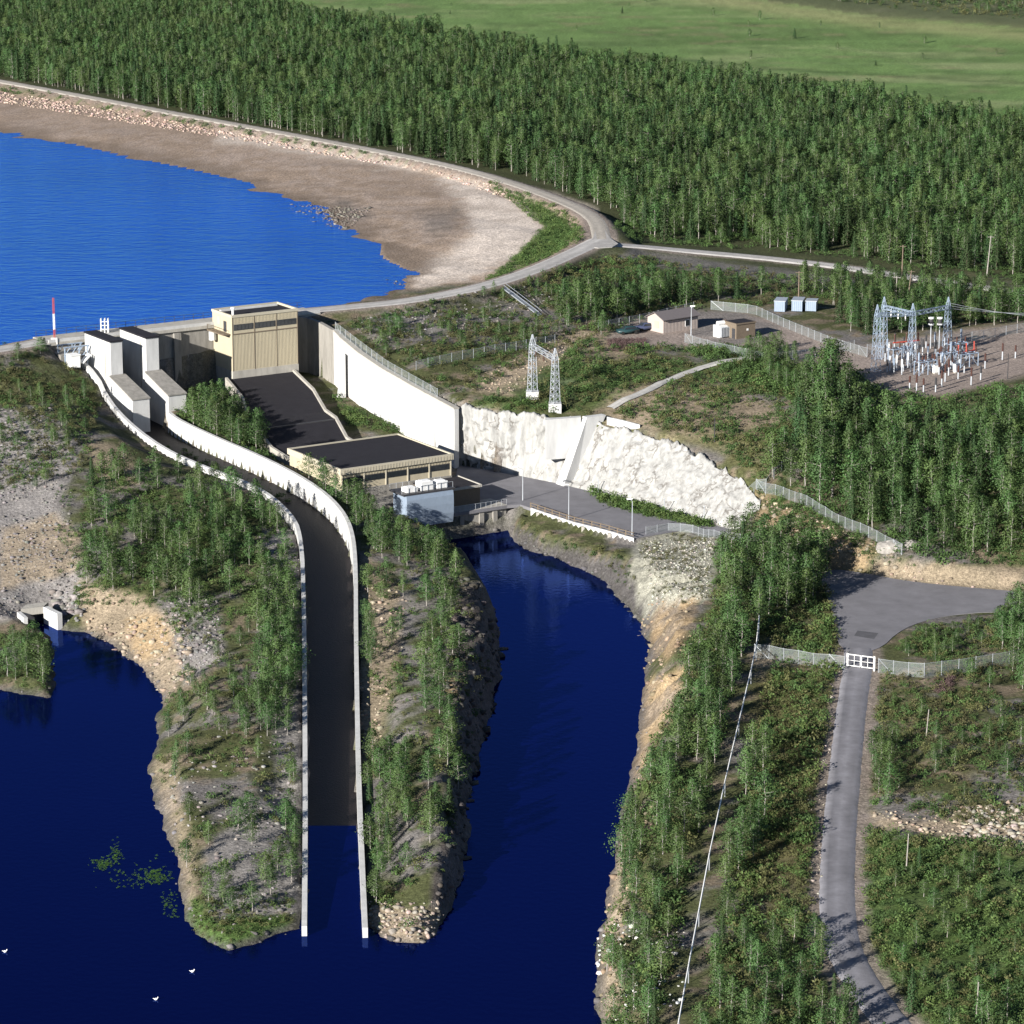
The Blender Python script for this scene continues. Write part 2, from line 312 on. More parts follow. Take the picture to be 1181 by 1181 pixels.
# ---------------------------------------------------------------- materials
def mat(name, col, rough=.8, var=.25, scale=.6, bump=0, bscale=8, spec=.3, metal=0, col2=None, attr=None, streak=0, island=0, trans=0):
    m = bpy.data.materials.new(name); m.use_nodes = True; t = m.node_tree; N = t.nodes; L = t.links
    b = N['Principled BSDF']; b.inputs['Roughness'].default_value = rough; b.inputs['Metallic'].default_value = metal
    b.inputs['Specular IOR Level'].default_value = spec
    geo = N.new('ShaderNodeNewGeometry')
    n1 = N.new('ShaderNodeTexNoise'); n1.inputs['Scale'].default_value = scale; n1.inputs['Detail'].default_value = 6; n1.inputs['Roughness'].default_value = .65
    if streak:
        mp = N.new('ShaderNodeMapping'); mp.inputs['Scale'].default_value = (1, 1, streak); L.new(geo.outputs['Position'], mp.inputs['Vector']); L.new(mp.outputs[0], n1.inputs['Vector'])
    else: L.new(geo.outputs['Position'], n1.inputs['Vector'])
    rmp = N.new('ShaderNodeMapRange'); rmp.inputs['From Min'].default_value = .3; rmp.inputs['From Max'].default_value = .7
    L.new(n1.outputs['Fac'], rmp.inputs['Value'])
    mix = N.new('ShaderNodeMix'); mix.data_type = 'RGBA'; L.new(rmp.outputs[0], mix.inputs[0])
    c2 = col2 or tuple(c * (1 - var) for c in col)
    if attr:
        at = N.new('ShaderNodeAttribute'); at.attribute_name = attr
        hi = N.new('ShaderNodeVectorMath'); hi.operation = 'SCALE'; hi.inputs['Scale'].default_value = 1 + var; L.new(at.outputs['Color'], hi.inputs[0])
        lo = N.new('ShaderNodeVectorMath'); lo.operation = 'SCALE'; lo.inputs['Scale'].default_value = 1 - var; L.new(at.outputs['Color'], lo.inputs[0])
        L.new(lo.outputs[0], mix.inputs[6]); L.new(hi.outputs[0], mix.inputs[7])
    else:
        mix.inputs[6].default_value = (*c2, 1); mix.inputs[7].default_value = (*col, 1)
    out = mix.outputs[2]
    if island:
        oi = N.new('ShaderNodeObjectInfo'); hs = N.new('ShaderNodeHueSaturation')
        m1 = N.new('ShaderNodeMapRange'); m1.inputs['To Min'].default_value = 1 - island; m1.inputs['To Max'].default_value = 1 + island; L.new(oi.outputs['Random'], m1.inputs['Value'])
        m2 = N.new('ShaderNodeMath'); m2.operation = 'MULTIPLY'; m2.inputs[1].default_value = 7.31; L.new(oi.outputs['Random'], m2.inputs[0])
        fc = N.new('ShaderNodeMath'); fc.operation = 'FRACT'; L.new(m2.outputs[0], fc.inputs[0])
        m3 = N.new('ShaderNodeMapRange'); m3.inputs['To Min'].default_value = .485; m3.inputs['To Max'].default_value = .53; L.new(fc.outputs[0], m3.inputs['Value'])
        L.new(m1.outputs[0], hs.inputs['Value']); L.new(m3.outputs[0], hs.inputs['Hue']); L.new(out, hs.inputs['Color']); out = hs.outputs[0]
    L.new(out, b.inputs['Base Color'])
    if bump:
        n2 = N.new('ShaderNodeTexNoise'); n2.inputs['Scale'].default_value = bscale; n2.inputs['Detail'].default_value = 5; L.new(geo.outputs['Position'], n2.inputs['Vector'])
        bp = N.new('ShaderNodeBump'); bp.inputs['Strength'].default_value = bump; bp.inputs['Distance'].default_value = .12; L.new(n2.outputs['Fac'], bp.inputs['Height']); L.new(bp.outputs[0], b.inputs['Normal'])
    if trans:
        tr = N.new('ShaderNodeBsdfTranslucent'); L.new(out, tr.inputs['Color']); ms = N.new('ShaderNodeMixShader'); ms.inputs[0].default_value = trans
        L.new(b.outputs[0], ms.inputs[1]); L.new(tr.outputs[0], ms.inputs[2]); L.new(ms.outputs[0], N['Material Output'].inputs[0])
    return m
def water_mat(name, deep, rough, wave, wscale, dist, tint, aniso=(1, 1, 1), var=.2, vs=.02):
    m = bpy.data.materials.new(name); m.use_nodes = True; t = m.node_tree; N = t.nodes; L = t.links
    N.remove(N['Principled BSDF'])
    geo = N.new('ShaderNodeNewGeometry'); mp = N.new('ShaderNodeMapping'); mp.inputs['Scale'].default_value = aniso; mp.inputs['Rotation'].default_value = (0, 0, radians(8))
    L.new(geo.outputs['Position'], mp.inputs['Vector'])
    n = N.new('ShaderNodeTexNoise'); n.inputs['Scale'].default_value = wscale; n.inputs['Detail'].default_value = 4; n.inputs['Roughness'].default_value = .55; L.new(mp.outputs[0], n.inputs['Vector'])
    bp = N.new('ShaderNodeBump'); bp.inputs['Strength'].default_value = wave; bp.inputs['Distance'].default_value = dist; L.new(n.outputs['Fac'], bp.inputs['Height'])
    n2 = N.new('ShaderNodeTexNoise'); n2.inputs['Scale'].default_value = vs; n2.inputs['Detail'].default_value = 4; L.new(mp.outputs[0], n2.inputs['Vector'])
    mx = N.new('ShaderNodeMix'); mx.data_type = 'RGBA'; L.new(n2.outputs['Fac'], mx.inputs[0])
    mx.inputs[6].default_value = (*[c * (1 - var) for c in deep], 1); mx.inputs[7].default_value = (*[c * (1 + var) for c in deep], 1)
    df = N.new('ShaderNodeBsdfDiffuse'); L.new(mx.outputs[2], df.inputs['Color'])
    gl = N.new('ShaderNodeBsdfGlossy'); gl.inputs['Color'].default_value = (*tint, 1); gl.inputs['Roughness'].default_value = rough; L.new(bp.outputs[0], gl.inputs['Normal'])
    fr_ = N.new('ShaderNodeFresnel'); fr_.inputs['IOR'].default_value = 1.33; L.new(bp.outputs[0], fr_.inputs['Normal'])
    ms = N.new('ShaderNodeMixShader'); L.new(fr_.outputs[0], ms.inputs[0]); L.new(df.outputs[0], ms.inputs[1]); L.new(gl.outputs[0], ms.inputs[2]); L.new(ms.outputs[0], N['Material Output'].inputs[0])
    return m
M = dict(
 ground=mat('ground', (0, 0, 0), .95, .42, 1.6, 1.0, 2.2, .1, attr='albedo'),
 asphalt=mat('asphalt', (.20, .197, .215), .9, .28, .35, .3, 20, .2),
 gravel=mat('gravel_road', (.36, .33, .29), .95, .25, .5, .4, 10, .1),
 gravel2=mat('grey_gravel_road', (.40, .385, .37), .95, .25, .5, .4, 10, .1),
 concrete=mat('concrete', (.42, .40, .36), .85, .3, .9, .3, 6, .2, streak=.25),
 concrete_w=mat('pale_concrete', (.56, .56, .555), .85, .28, .6, .2, 6, .2, streak=.25),
 concrete_d=mat('old_grey_concrete', (.30, .285, .26), .9, .4, 1.2, .4, 6, .2, streak=.2),
 shot=mat('sprayed_concrete', (.41, .408, .395), .92, .5, 1.1, .6, 1.6, .15, streak=.16),
 yellow=mat('yellow_cladding', (.44, .39, .285), .6, .12, .8, 0, 8, .3, streak=.2),
 yellow_t=mat('pale_trim', (.46, .42, .33), .6, .12, .8),
 bitumen=mat('black_roof_felt', (.022, .021, .027), .9, .3, .6, .2, 10, .2),
 brown=mat('brown_brick', (.17, .135, .10), .85, .2, 3, .3, 12),
 glass=mat('dark_glass', (.025, .03, .035), .15, .3, 2, 0, 8, .5),
 steel=mat('galvanised_steel', (.47, .50, .54), .45, .2, 3, 0, 8, .5, metal=.4),
 steelb=mat('pale_blue_steel', (.30, .37, .47), .4, .12, 1.5, 0, 8, .5, metal=.2),
 white=mat('white_paint', (.78, .78, .77), .5, .08, 2),
 red=mat('red_paint', (.42, .07, .05), .5, .15, 2),
 dark=mat('dark_metal', (.05, .05, .055), .5, .3, 3),
 brownp=mat('brown_porcelain', (.09, .04, .03), .35, .3, 5),
 chute=mat('wet_brown_floor', (.009, .0055, .006), .6, .45, .5, .5, 4, .3),
 pinkwall=mat('beige_boards', (.40, .345, .315), .8, .12, 2),
 shedroof=mat('grey_brown_roof', (.14, .125, .13), .85, .15, 2),
 wood=mat('weathered_wood', (.20, .155, .12), .85, .3, 3, 0, 8, .2, streak=.3),
 leaf=mat('birch_leaves', (.088, .148, .046), .6, .42, .55, 0, 8, .25, island=.30, trans=.22),
 needle=mat('spruce_needles', (.045, .082, .030), .7, .35, .8, 0, 8, .2, island=.2, trans=.12),
 bark=mat('birch_bark', (.33, .305, .28), .8, .35, 3, 0, 8, .2),
 bark2=mat('spruce_bark', (.11, .085, .065), .9, .3, 3),
 shrub=mat('shrub_leaves', (0, 0, 0), .7, .35, .8, 0, 8, .2, attr='albedo', trans=.25),
 rock=mat('rock', (0, 0, 0), .9, .35, 1.5, .6, 5, .2, attr='albedo'),
 lake=water_mat('reservoir_water', (.007, .066, .44), .10, 1.0, .42, .55, (.30, .66, 1), (.6, 1.1, 1), .25, .012),
 river=water_mat('river_water', (.0006, .0014, .024), .03, .3, 1.1, .07, (.13, .25, .85), (1, 1, 1), .3, .015),
 car=mat('dark_green_car_paint', (.02, .05, .055), .25, .1, 2, 0, 8, .5), car2=mat('dark_blue_car_paint', (.05, .06, .11), .25, .1, 2, 0, 8, .5),
 tyre=mat('tyre', (.02, .02, .02), .9, .1, 3), reed=mat('reeds', (.07, .13, .03), .7, .3, 2, trans=.3),
)
def mesh_mat(name, col, fac):
    m = bpy.data.materials.new(name); m.use_nodes = True; t = m.node_tree; N = t.nodes; L = t.links
    b = N['Principled BSDF']; b.inputs['Base Color'].default_value = (*col, 1); b.inputs['Roughness'].default_value = .5; b.inputs['Metallic'].default_value = .3
    tr = N.new('ShaderNodeBsdfTransparent'); ms = N.new('ShaderNodeMixShader'); geo = N.new('ShaderNodeNewGeometry')
    n = N.new('ShaderNodeTexNoise'); n.inputs['Scale'].default_value = 14; L.new(geo.outputs['Position'], n.inputs['Vector'])
    r = N.new('ShaderNodeMapRange'); r.inputs['From Min'].default_value = .3; r.inputs['From Max'].default_value = .7; r.inputs['To Min'].default_value = fac * .5; r.inputs['To Max'].default_value = fac * 1.5
    L.new(n.outputs['Fac'], r.inputs['Value']); L.new(r.outputs[0], ms.inputs[0]); L.new(tr.outputs[0], ms.inputs[1]); L.new(b.outputs[0], ms.inputs[2]); L.new(ms.outputs[0], N['Material Output'].inputs[0])
    return m
def crack(m):
    t = m.node_tree; N = t.nodes; L = t.links; b = N['Principled BSDF']; src = b.inputs['Base Color'].links[0].from_socket
    geo = N.new('ShaderNodeNewGeometry'); mp = N.new('ShaderNodeMapping'); mp.inputs['Scale'].default_value = (.42, .42, .16); mp.inputs['Rotation'].default_value = (0, radians(24), 0); L.new(geo.outputs['Position'], mp.inputs['Vector'])
    nw = N.new('ShaderNodeTexNoise'); nw.inputs['Scale'].default_value = .8; nw.inputs['Detail'].default_value = 5; L.new(geo.outputs['Position'], nw.inputs['Vector'])
    ad = N.new('ShaderNodeVectorMath'); ad.operation = 'MULTIPLY_ADD'; ad.inputs[1].default_value = (.9, .9, .9); L.new(nw.outputs['Color'], ad.inputs[0]); L.new(mp.outputs[0], ad.inputs[2])
    vo = N.new('ShaderNodeTexVoronoi'); vo.feature = 'DISTANCE_TO_EDGE'; vo.inputs['Scale'].default_value = 1.0; L.new(ad.outputs[0], vo.inputs['Vector'])
    mr = N.new('ShaderNodeMapRange'); mr.inputs['From Max'].default_value = .07; L.new(vo.outputs['Distance'], mr.inputs['Value'])
    ns = N.new('ShaderNodeTexNoise'); ns.inputs['Scale'].default_value = .35; ns.inputs['Detail'].default_value = 3; L.new(geo.outputs['Position'], ns.inputs['Vector'])
    mk = N.new('ShaderNodeMapRange'); mk.inputs['From Min'].default_value = .47; mk.inputs['From Max'].default_value = .6; mk.inputs['To Min'].default_value = 1; mk.inputs['To Max'].default_value = 0; L.new(ns.outputs['Fac'], mk.inputs['Value'])
    mxx = N.new('ShaderNodeMath'); mxx.operation = 'MAXIMUM'; L.new(mr.outputs[0], mxx.inputs[0]); L.new(mk.outputs[0], mxx.inputs[1])
    mx = N.new('ShaderNodeMix'); mx.data_type = 'RGBA'; L.new(mxx.outputs[0], mx.inputs[0]); mx.inputs[6].default_value = (.13, .12, .11, 1); L.new(src, mx.inputs[7]); L.new(mx.outputs[2], b.inputs['Base Color'])
crack(M['shot'])
def fine_grain(m, sc1, amt, bsc, bdist):
    t = m.node_tree; N = t.nodes; L = t.links; b = N['Principled BSDF']; src = b.inputs['Base Color'].links[0].from_socket
    geo = N.new('ShaderNodeNewGeometry'); n = N.new('ShaderNodeTexNoise'); n.inputs['Scale'].default_value = sc1; n.inputs['Detail'].default_value = 3; L.new(geo.outputs['Position'], n.inputs['Vector'])
    mr = N.new('ShaderNodeMapRange'); mr.inputs['From Min'].default_value = .33; mr.inputs['From Max'].default_value = .67; mr.inputs['To Min'].default_value = 1 - amt; mr.inputs['To Max'].default_value = 1 + amt * .8; L.new(n.outputs['Fac'], mr.inputs['Value'])
    sc = N.new('ShaderNodeVectorMath'); sc.operation = 'SCALE'; L.new(src, sc.inputs[0]); L.new(mr.outputs[0], sc.inputs['Scale']); L.new(sc.outputs[0], b.inputs['Base Color'])
    vo = N.new('ShaderNodeTexNoise'); vo.inputs['Scale'].default_value = bsc; vo.inputs['Detail'].default_value = 6; L.new(geo.outputs['Position'], vo.inputs['Vector'])
    bp = N.new('ShaderNodeBump'); bp.inputs['Strength'].default_value = .9; bp.inputs['Distance'].default_value = bdist; L.new(vo.outputs['Fac'], bp.inputs['Height'])
    if b.inputs['Normal'].links: L.new(b.inputs['Normal'].links[0].from_socket, bp.inputs['Normal'])
    L.new(bp.outputs[0], b.inputs['Normal'])
fine_grain(M['ground'], 5.5, .34, 1.7, .10)
M['net'] = mesh_mat('wire_netting', (.42, .47, .47), .22)

# ---------------------------------------------------------------- ground albedo (ground cover patches; shade painted into some banks)
HE, GREY, TAN, ORG, SAND, MUD, SCREE, GRASS, DIRT = map(np.array, [(.070,.078,.034),(.205,.192,.185),(.29,.235,.17),(.33,.245,.15),(.55,.48,.42),(.285,.22,.17),(.27,.265,.22),(.075,.125,.035),(.055,.062,.030)])
MEAD = np.array((.125, .20, .065)); MEAD2 = np.array((.22, .26, .12)); PINKG = np.array((.36, .30, .265)); STONE = np.array((.36,.26,.21))
px_, py_ = proj(gx, gy, GZ); nz = fbm(gx, gy, 9, 101); nf = fbm(gx, gy, 2.6, 111, 3); nl = fbm(gx, gy, 40, 121, 4)
ALB = np.empty(gx.shape + (3,)); ALB[:] = HE
def blend(mask, col): ALB[:] = ALB * (1 - mask[..., None]) + np.asarray(col) * mask[..., None]
blend(sstep(.05, .45, nz + nf * .5), GREY * .62); blend(sstep(.1, .5, nf - nz * .4), TAN * .5)
def patch(poly, col, feather=10, rag=14, amt=1.0, nse=None, thr=None):
    x0 = min(p[0] for p in poly) - 40; x1 = max(p[0] for p in poly) + 40; y0 = min(p[1] for p in poly) - 40; y1 = max(p[1] for p in poly) + 40
    m = (px_ > x0) & (px_ < x1) & (py_ > y0) & (py_ < y1)
    if not m.any(): return
    s = sdist(px_[m], py_[m], poly) + (nz[m] * .6 + nf[m] * .6) * rag
    k = (1 - sstep(-feather, feather, s)) * amt
    if thr is not None: k = k * sstep(thr - .2, thr + .2, nz[m] * .5 + nf[m] * .8)
    mask = np.zeros(gx.shape); mask[m] = k; blend(mask, col)
# far ground
fm = sstep(640, 700, gy); blend(fm, DIRT)
tree_line = [(-600,-150),(280,18),(600,72),(850,108),(1181,160),(1600,230)]
ty = np.interp(px_, [p[0] for p in tree_line], [p[1] for p in tree_line]); mm = (py_ < ty + 3) & (gy > 640)
blend(mm * 1.0, MEAD); sx = fbm(gx / 3.5, gy, 22, 131, 5)
blend(mm * sstep(-.05, .5, sx + nl * .6) * .75, MEAD2); blend(mm * sstep(.1, .6, fbm(gx / 3, gy, 30, 141, 4)) * .6, MEAD * .62)
ey = np.interp(px_, [500, 700, 880, 1000, 1181, 1500], [-60, -28, 0, 17, 32, 70]); m2 = (py_ < ey) & (gy > 900)
blend(m2 * 1.0, np.array((.085, .10, .05))); blend(m2 * sstep(0, .5, fbm(gx / 4, gy, 24, 151)) , np.array((.16, .15, .10)))
blend(mm * np.exp(-((py_ - ey - 8) / 8.0) ** 2) * .8, np.array((.25, .26, .12)))
# reservoir shore
patch([(-400,60),(0,93),(200,131),(400,168),(580,208),(650,233),(690,262),(660,292),(560,325),(465,334),(380,300),(200,230),(0,200),(-400,180)], MUD, 2, 4)
patch([(0,118),(200,152),(400,186),(520,215),(560,240),(530,285),(430,300),(250,205),(0,150)], PINKG * .8, 6, 16, .5, thr=.0)
patch([(330,240),(400,232),(430,248),(400,262),(350,256)], GREY * .55, 8, 14, .7); patch([(480,248),(525,245),(520,266),(490,270)], GREY * .6, 10, 16, .6)
patch([(465,334),(472,318),(520,290),(545,262),(540,235),(500,205),(400,183),(250,160),(250,152),(420,175),(560,212),(612,238),(630,262),(600,296),(540,322)], SAND, 9, 14)
patch([(-300,98),(0,108),(200,142),(420,182),(540,208),(600,236),(590,226),(500,194),(300,158),(0,98),(-300,60)], STONE, 2, 5, .9)
patch([(560,215),(640,242),(668,270),(640,290),(560,326),(590,300),(628,262),(600,232)], GRASS, 3, 6)
patch([(0,98),(200,133),(400,171),(500,190),(500,194),(400,177),(200,140),(0,108)], GRASS * 1.2, 2, 8, .9, thr=.05)
patch([(560,205),(640,232),(690,262),(690,240),(640,222)], SAND * .8, 3, 3, .7)
# left rock-fill hill and peninsula
patch([(-300,430),(0,470),(60,470),(95,520),(70,580),(90,640),(100,700),(0,720),(-300,760)], GREY * 1.1, 6, 12)
patch([(0,425),(95,410),(120,500),(60,500),(0,470)], HE * 1.1, 6, 10, .75, thr=-.05)
patch([(0,610),(60,590),(95,620),(90,660),(0,680)], TAN * .95, 6, 10, .85)
patch([(95,500),(140,520),(170,560),(120,570)], TAN * .95, 5, 9, .9)
patch([(85,670),(120,675),(160,690),(210,715),(215,770),(190,810),(150,760),(100,735)], TAN * .95, 4, 8, .95)
patch([(145,715),(175,708),(205,710),(200,745),(165,765),(150,745)], ORG, 4, 8)
patch([(180,690),(250,690),(260,760),(215,790),(200,740)], GREY, 5, 9, .8)
patch([(300,610),(345,600),(352,1050),(250,1070),(235,980),(320,900),(310,760)], GREY * 1.05, 6, 12, .95)
patch([(210,1060),(262,1092),(330,1072),(330,1055),(250,1062),(220,1030)], GRASS * 1.1, 3, 5)
patch([(175,880),(200,870),(225,1000),(220,1060),(200,1010)], TAN * .9, 3, 5, .7)
# island
patch([(412,640),(430,640),(470,700),(455,780),(435,860),(430,900),(414,900)], TAN * .9, 5, 9, .85)
patch([(455,640),(520,650),(520,760),(480,880),(440,880),(460,760)], GREY * .85, 6, 12, .8, thr=-.1)
patch([(545,665),(580,740),(575,800),(545,930),(530,1030),(495,1050),(515,930),(512,800),(525,700)], np.array((.075, .066, .06)), 3, 6)  # rock darkened: shade of the bank facing away from the sun is painted in
patch([(500,770),(530,775),(535,800),(510,800)], ORG, 3, 5)
patch([(420,1045),(500,1055),(510,1085),(450,1090),(422,1072)], TAN * 1.1, 3, 5)
# slopes above the rock cut
patch([(400,372),(470,352),(520,380),(440,400)], GREY * .9, 6, 10, .8); patch([(440,360),(620,330),(640,360),(500,390)], GREY * .75, 8, 14, .6, thr=-.1)
patch([(540,450),(590,455),(650,405),(700,380),(690,362),(620,400),(560,430)], TAN * 1.0, 5, 9, .95)
patch([(640,380),(730,372),(760,392),(720,410),(660,420)], TAN * .9, 5, 8, .8)
patch([(700,450),(780,440),(760,500),(700,485)], TAN * .95, 6, 10, .8); patch([(780,440),(850,450),(930,480),(930,510),(860,515),(770,505)], TAN * .8, 8, 12, .9)
patch([(640,412),(780,420),(860,408),(940,440),(930,470),(850,440),(760,430),(690,470),(600,480),(540,472)], GRASS * .85, 6, 12, .7, thr=-.1)
patch([(760,500),(850,500),(940,480),(880,555),(830,528)], np.array((.13,.125,.06)), 6, 10, .8)
patch([(730,285),(760,292),(1040,330),(1000,340),(860,318),(700,300)], GREY * .8, 4, 8, .8)
patch([tuple(p) for p in [(985,440),(1020,455),(1090,455),(1181,432),(1260,430),(1260,380),(1181,372),(1090,383),(990,398),(930,378),(850,360),(730,362),(700,390),(760,402),(850,405)]], PINKG * .72, 4, 6)
patch([(790,355),(850,360),(900,380),(880,395),(840,400),(800,390)], GREY * .8, 4, 6, .8)
# right bank
patch([(730,622),(790,612),(828,625),(822,690),(790,700),(745,715),(725,680)], SCREE, 3, 6)
patch([(755,700),(805,690),(800,720),(770,760),(748,745)], ORG * .8, 4, 7); patch([(742,790),(790,770),(800,790),(760,850),(735,900),(722,930)], ORG * 1.05, 4, 8, .95)
patch([(740,690),(810,690),(800,790),(735,930),(715,930),(745,745)], GREY * .7, 3, 6, .75, thr=.12); patch([(740,690),(810,690),(800,790),(735,930),(715,930),(745,745)], np.array((.16, .12, .075)), 3, 6, .7, thr=.28)
patch([(585,606),(640,630),(720,648),(745,715),(690,670),(600,636)], GREY * .45, 3, 6)  # shade cast over the tailrace bank, painted as darker grey
patch([(690,1040),(720,960),(735,980),(715,1090),(720,1200),(690,1200)], TAN * 1.0, 4, 7, .9)
patch([(870,565),(1010,625),(1000,660),(950,655),(870,610)], ORG * .75, 5, 9, .9, thr=-.2)
patch([(1000,645),(1181,655),(1181,690),(1010,668)], TAN * .9, 4, 8, .9)
patch([(940,760),(970,760),(955,880),(948,1080),(930,1080),(935,880)], TAN * .7, 5, 8, .8)
patch([(860,750),(975,765),(975,775),(870,770)], TAN * .95, 3, 5, .9); patch([(1010,775),(1181,755),(1181,765),(1010,785)], TAN * .9, 3, 5, .8)
patch([(1000,935),(1060,945),(1181,930),(1300,900),(1300,980),(1181,985),(1090,965),(1010,955)], TAN * .95, 5, 8, .95)
patch([(1120,900),(1181,870),(1300,850),(1300,960),(1181,940)], GREY * .8, 8, 10, .8)
patch([(1000,960),(1181,990),(1300,990),(1300,1300),(990,1300)], GRASS * .75, 8, 10, .85); patch([(870,780),(960,790),(950,1060),(890,1080),(860,1000)], np.array((.105,.095,.042)), 8, 14, .8)
# roads' shoulders
for line, hw in ((road_f, 3.4), (acc, 3.0), (dike, 3.4), (road_r, 3.4), (np.array(dam_left), 3.6)):
    d, _ = segdist(gx, gy, line); blend((1 - sstep(hw - .4, hw + .8, d)) * .8, PINKG * .7)
inres = inpoly(gx, gy, RESW); blend(inres * (1 - sstep(18.05, 18.32, GZ)) * .8, MUD * .5); blend(inres * sstep(.15, .5, fbm(gx, gy, 5, 171, 4) + .5 * fbm(gx, gy, 30, 175, 3)) * .3, MUD * .72)
md = mm * (1 - m2); blend(md * sstep(.05, .5, fbm(gx / 2, gy, 9, 161, 4)) * .5, MEAD * .55); blend(md * sstep(.25, .5, fbm(gx / 2, gy, 12, 165, 4)) * .45, np.array((.20, .17, .10)))
blend(md * np.exp(-((py_ - np.interp(px_, [500, 700, 900, 1181], [38, 60, 80, 96])) / 1.6) ** 2) * .6, MEAD * .35)
# dark wet strip and bare rock at the waterline
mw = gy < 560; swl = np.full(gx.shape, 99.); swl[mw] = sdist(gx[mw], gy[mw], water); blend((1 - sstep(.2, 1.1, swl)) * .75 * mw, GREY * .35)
# steep rock shows its own colour
gzx = np.gradient(GZ, GX, axis=1); gzy = np.gradient(GZ, GY, axis=0); steep = np.hypot(gzx, gzy)
blend(sstep(.75, 1.3, steep) * (gy < 620) * (gx < 0) * .6, GREY * .75)
ALB *= (1 + .22 * nf[..., None] + .1 * nz[..., None]); ALB = np.clip(ALB, .01, .8)
ny_, nx_ = gx.shape; idx = np.arange(ny_ * nx_).reshape(ny_, nx_)
quads = np.stack([idx[:-1, :-1], idx[:-1, 1:], idx[1:, 1:], idx[1:, :-1]], -1).reshape(-1, 4)
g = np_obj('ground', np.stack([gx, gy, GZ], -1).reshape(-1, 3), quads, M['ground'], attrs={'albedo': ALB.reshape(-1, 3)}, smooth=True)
tag(g, kind='structure')

# ---------------------------------------------------------------- water
b = MB(); b.add([(-2400, 172, 0), (2400, 172, 0), (2400, 560, 0), (-2400, 560, 0)], [(0, 1, 2, 3)])
tag(b.build('river_water', M['river']), kind='structure')
res = [P(-420, 448, CREST)[:2], P(0, 403, CREST)[:2], fr(-31, -10.5), fr(-31, -13), fr(20, -13)] + [tuple(p) for p in road_r[2:]] + [tuple(p) for p in dike]
b = MB(); b.add([(p[0], p[1], 18.0) for p in res], [tuple(range(len(res)))])
tag(b.build('reservoir_water', M['lake']), kind='structure')

# ---------------------------------------------------------------- roads
ROADC = {'asphalt': (.20, .197, .215), 'gravel_road': (.36, .33, .29), 'grey_gravel_road': (.40, .385, .37), 'pale_concrete': (.42, .41, .39)}
def ribbon(name, line, hw, m, lift=.06, prof=None):
    p = np.array(line, float)
    t = np.gradient(p[:, :2], axis=0); t /= np.linalg.norm(t, axis=1)[:, None]; nrm = np.stack([-t[:, 1], t[:, 0]], 1)
    K = 9; v = []; PT = (1.28, 1.1, .86, .97, 1.12, .97, .86, 1.1, 1.28); at_ = []
    for i in range(len(p)):
        for k in range(K):
            o = (k / (K - 1) * 2 - 1) * hw * (1 + .04 * random.uniform(-1, 1) * (k in (0, K - 1)))
            x, y = p[i, 0] + nrm[i, 0] * o, p[i, 1] + nrm[i, 1] * o
            z = p[i, 2] if p.shape[1] > 2 else CREST - .08
            z = z + lift + .05 * (1 - (o / hw) ** 2) if k not in (0, K - 1) else z - .15
            v.append((x, y, z)); at_.append(np.array(ROADC[m.name]) * PT[k] * (1 + .22 * float(fbm(np.array([i * .9]), np.array([k * 1.0]), 3, 610, 3)[0])))
    q = [(i * K + k, i * K + k + 1, (i + 1) * K + k + 1, (i + 1) * K + k) for i in range(len(p) - 1) for k in range(K - 1)]
    o = np_obj(name, np.array(v), np.array(q), mat(name + '_surface', (0, 0, 0), .92, .16, .8, .3, 14, .15, attr='albedo'), attrs={'albedo': np.array(at_)}, smooth=True); tag(o, kind='structure'); return o
ribbon('dam_road', smooth([tuple(p) for p in dam_left], 60), 2.6, M['gravel2'])
ribbon('crest_road', road_r, 2.7, M['gravel2'])
ribbon('dike_road', dike, 2.4, M['gravel'])
ribbon('forest_road', resample(road_f, 120), 2.6, M['gravel2'])
ribbon('access_road', resample(acc, 140), 2.05, M['asphalt'])
def slab(name, poly, z, m, th=.5):
    b = MB(); b.prism([tuple(p) for p in poly], z - th, z); o = b.build(name, m); tag(o, kind='structure'); return o
slab('junction', junction, 20.22, M['gravel2'])
slab('turning_area', turning, 6.58, M['asphalt'])
slab('asphalt_patch', W([(989,727),(1013,730),(1008,737),(985,733)], 6.6), 6.586, mat('new_asphalt', (.10, .10, .11), .9, .3, .8), .3)
slab('forecourt', forecourt, 4.02, M['asphalt'])
# footpath to the buttress
fp = smooth([tuple(G(*p)) for p in [(703,472),(740,455),(780,435),(820,421),(862,414)]], 30, 2); fp[:, 2] = hz(fp[:, 0], fp[:, 1]) + .25
ribbon('footpath', fp, .85, M['concrete_w'], .05)

# ---------------------------------------------------------------- rock cut with sprayed concrete
NB, NT = 460, 60
v = np.zeros((NB, NT + 3, 3))
for j in range(NT):
    t = j / (NT - 1); v[:, j] = rock_bot * (1 - t) + rock_top * t
v[:, NT] = rock_top; v[:, NT, 1] += 1.2; v[:, NT, 2] += .05
v[:, NT + 1] = rock_top; v[:, NT + 1, 1] += 2.6; v[:, NT + 1, 2] -= .5
v[:, NT + 2] = rock_top; v[:, NT + 2, 1] += 4.0; v[:, NT + 2, 2] -= 3
tb = np.gradient(rock_bot[:, :2], axis=0); tb /= np.linalg.norm(tb, axis=1)[:, None]; nb = np.stack([tb[:, 1], -tb[:, 0]], 1)
al = np.arange(NB)[:, None] * .21 + np.zeros((1, NT)); hh = np.arange(NT)[None] * .18 + np.zeros((NB, 1))
q1 = al + hh * .45 + fbm(al, hh, 3, 205, 3) * 1.2
disp = fbm(q1, hh * .3, 5.0, 201, 4) * 1.6 + (1 - np.abs(fbm(q1, hh * .22, 2.4, 211, 3)) * 2.2) * .7 + (1 - np.abs(fbm(q1, hh * .3, 1.1, 216, 3)) * 2) * .16 - .45 + fbm(al, hh, .6, 217, 2) * .05
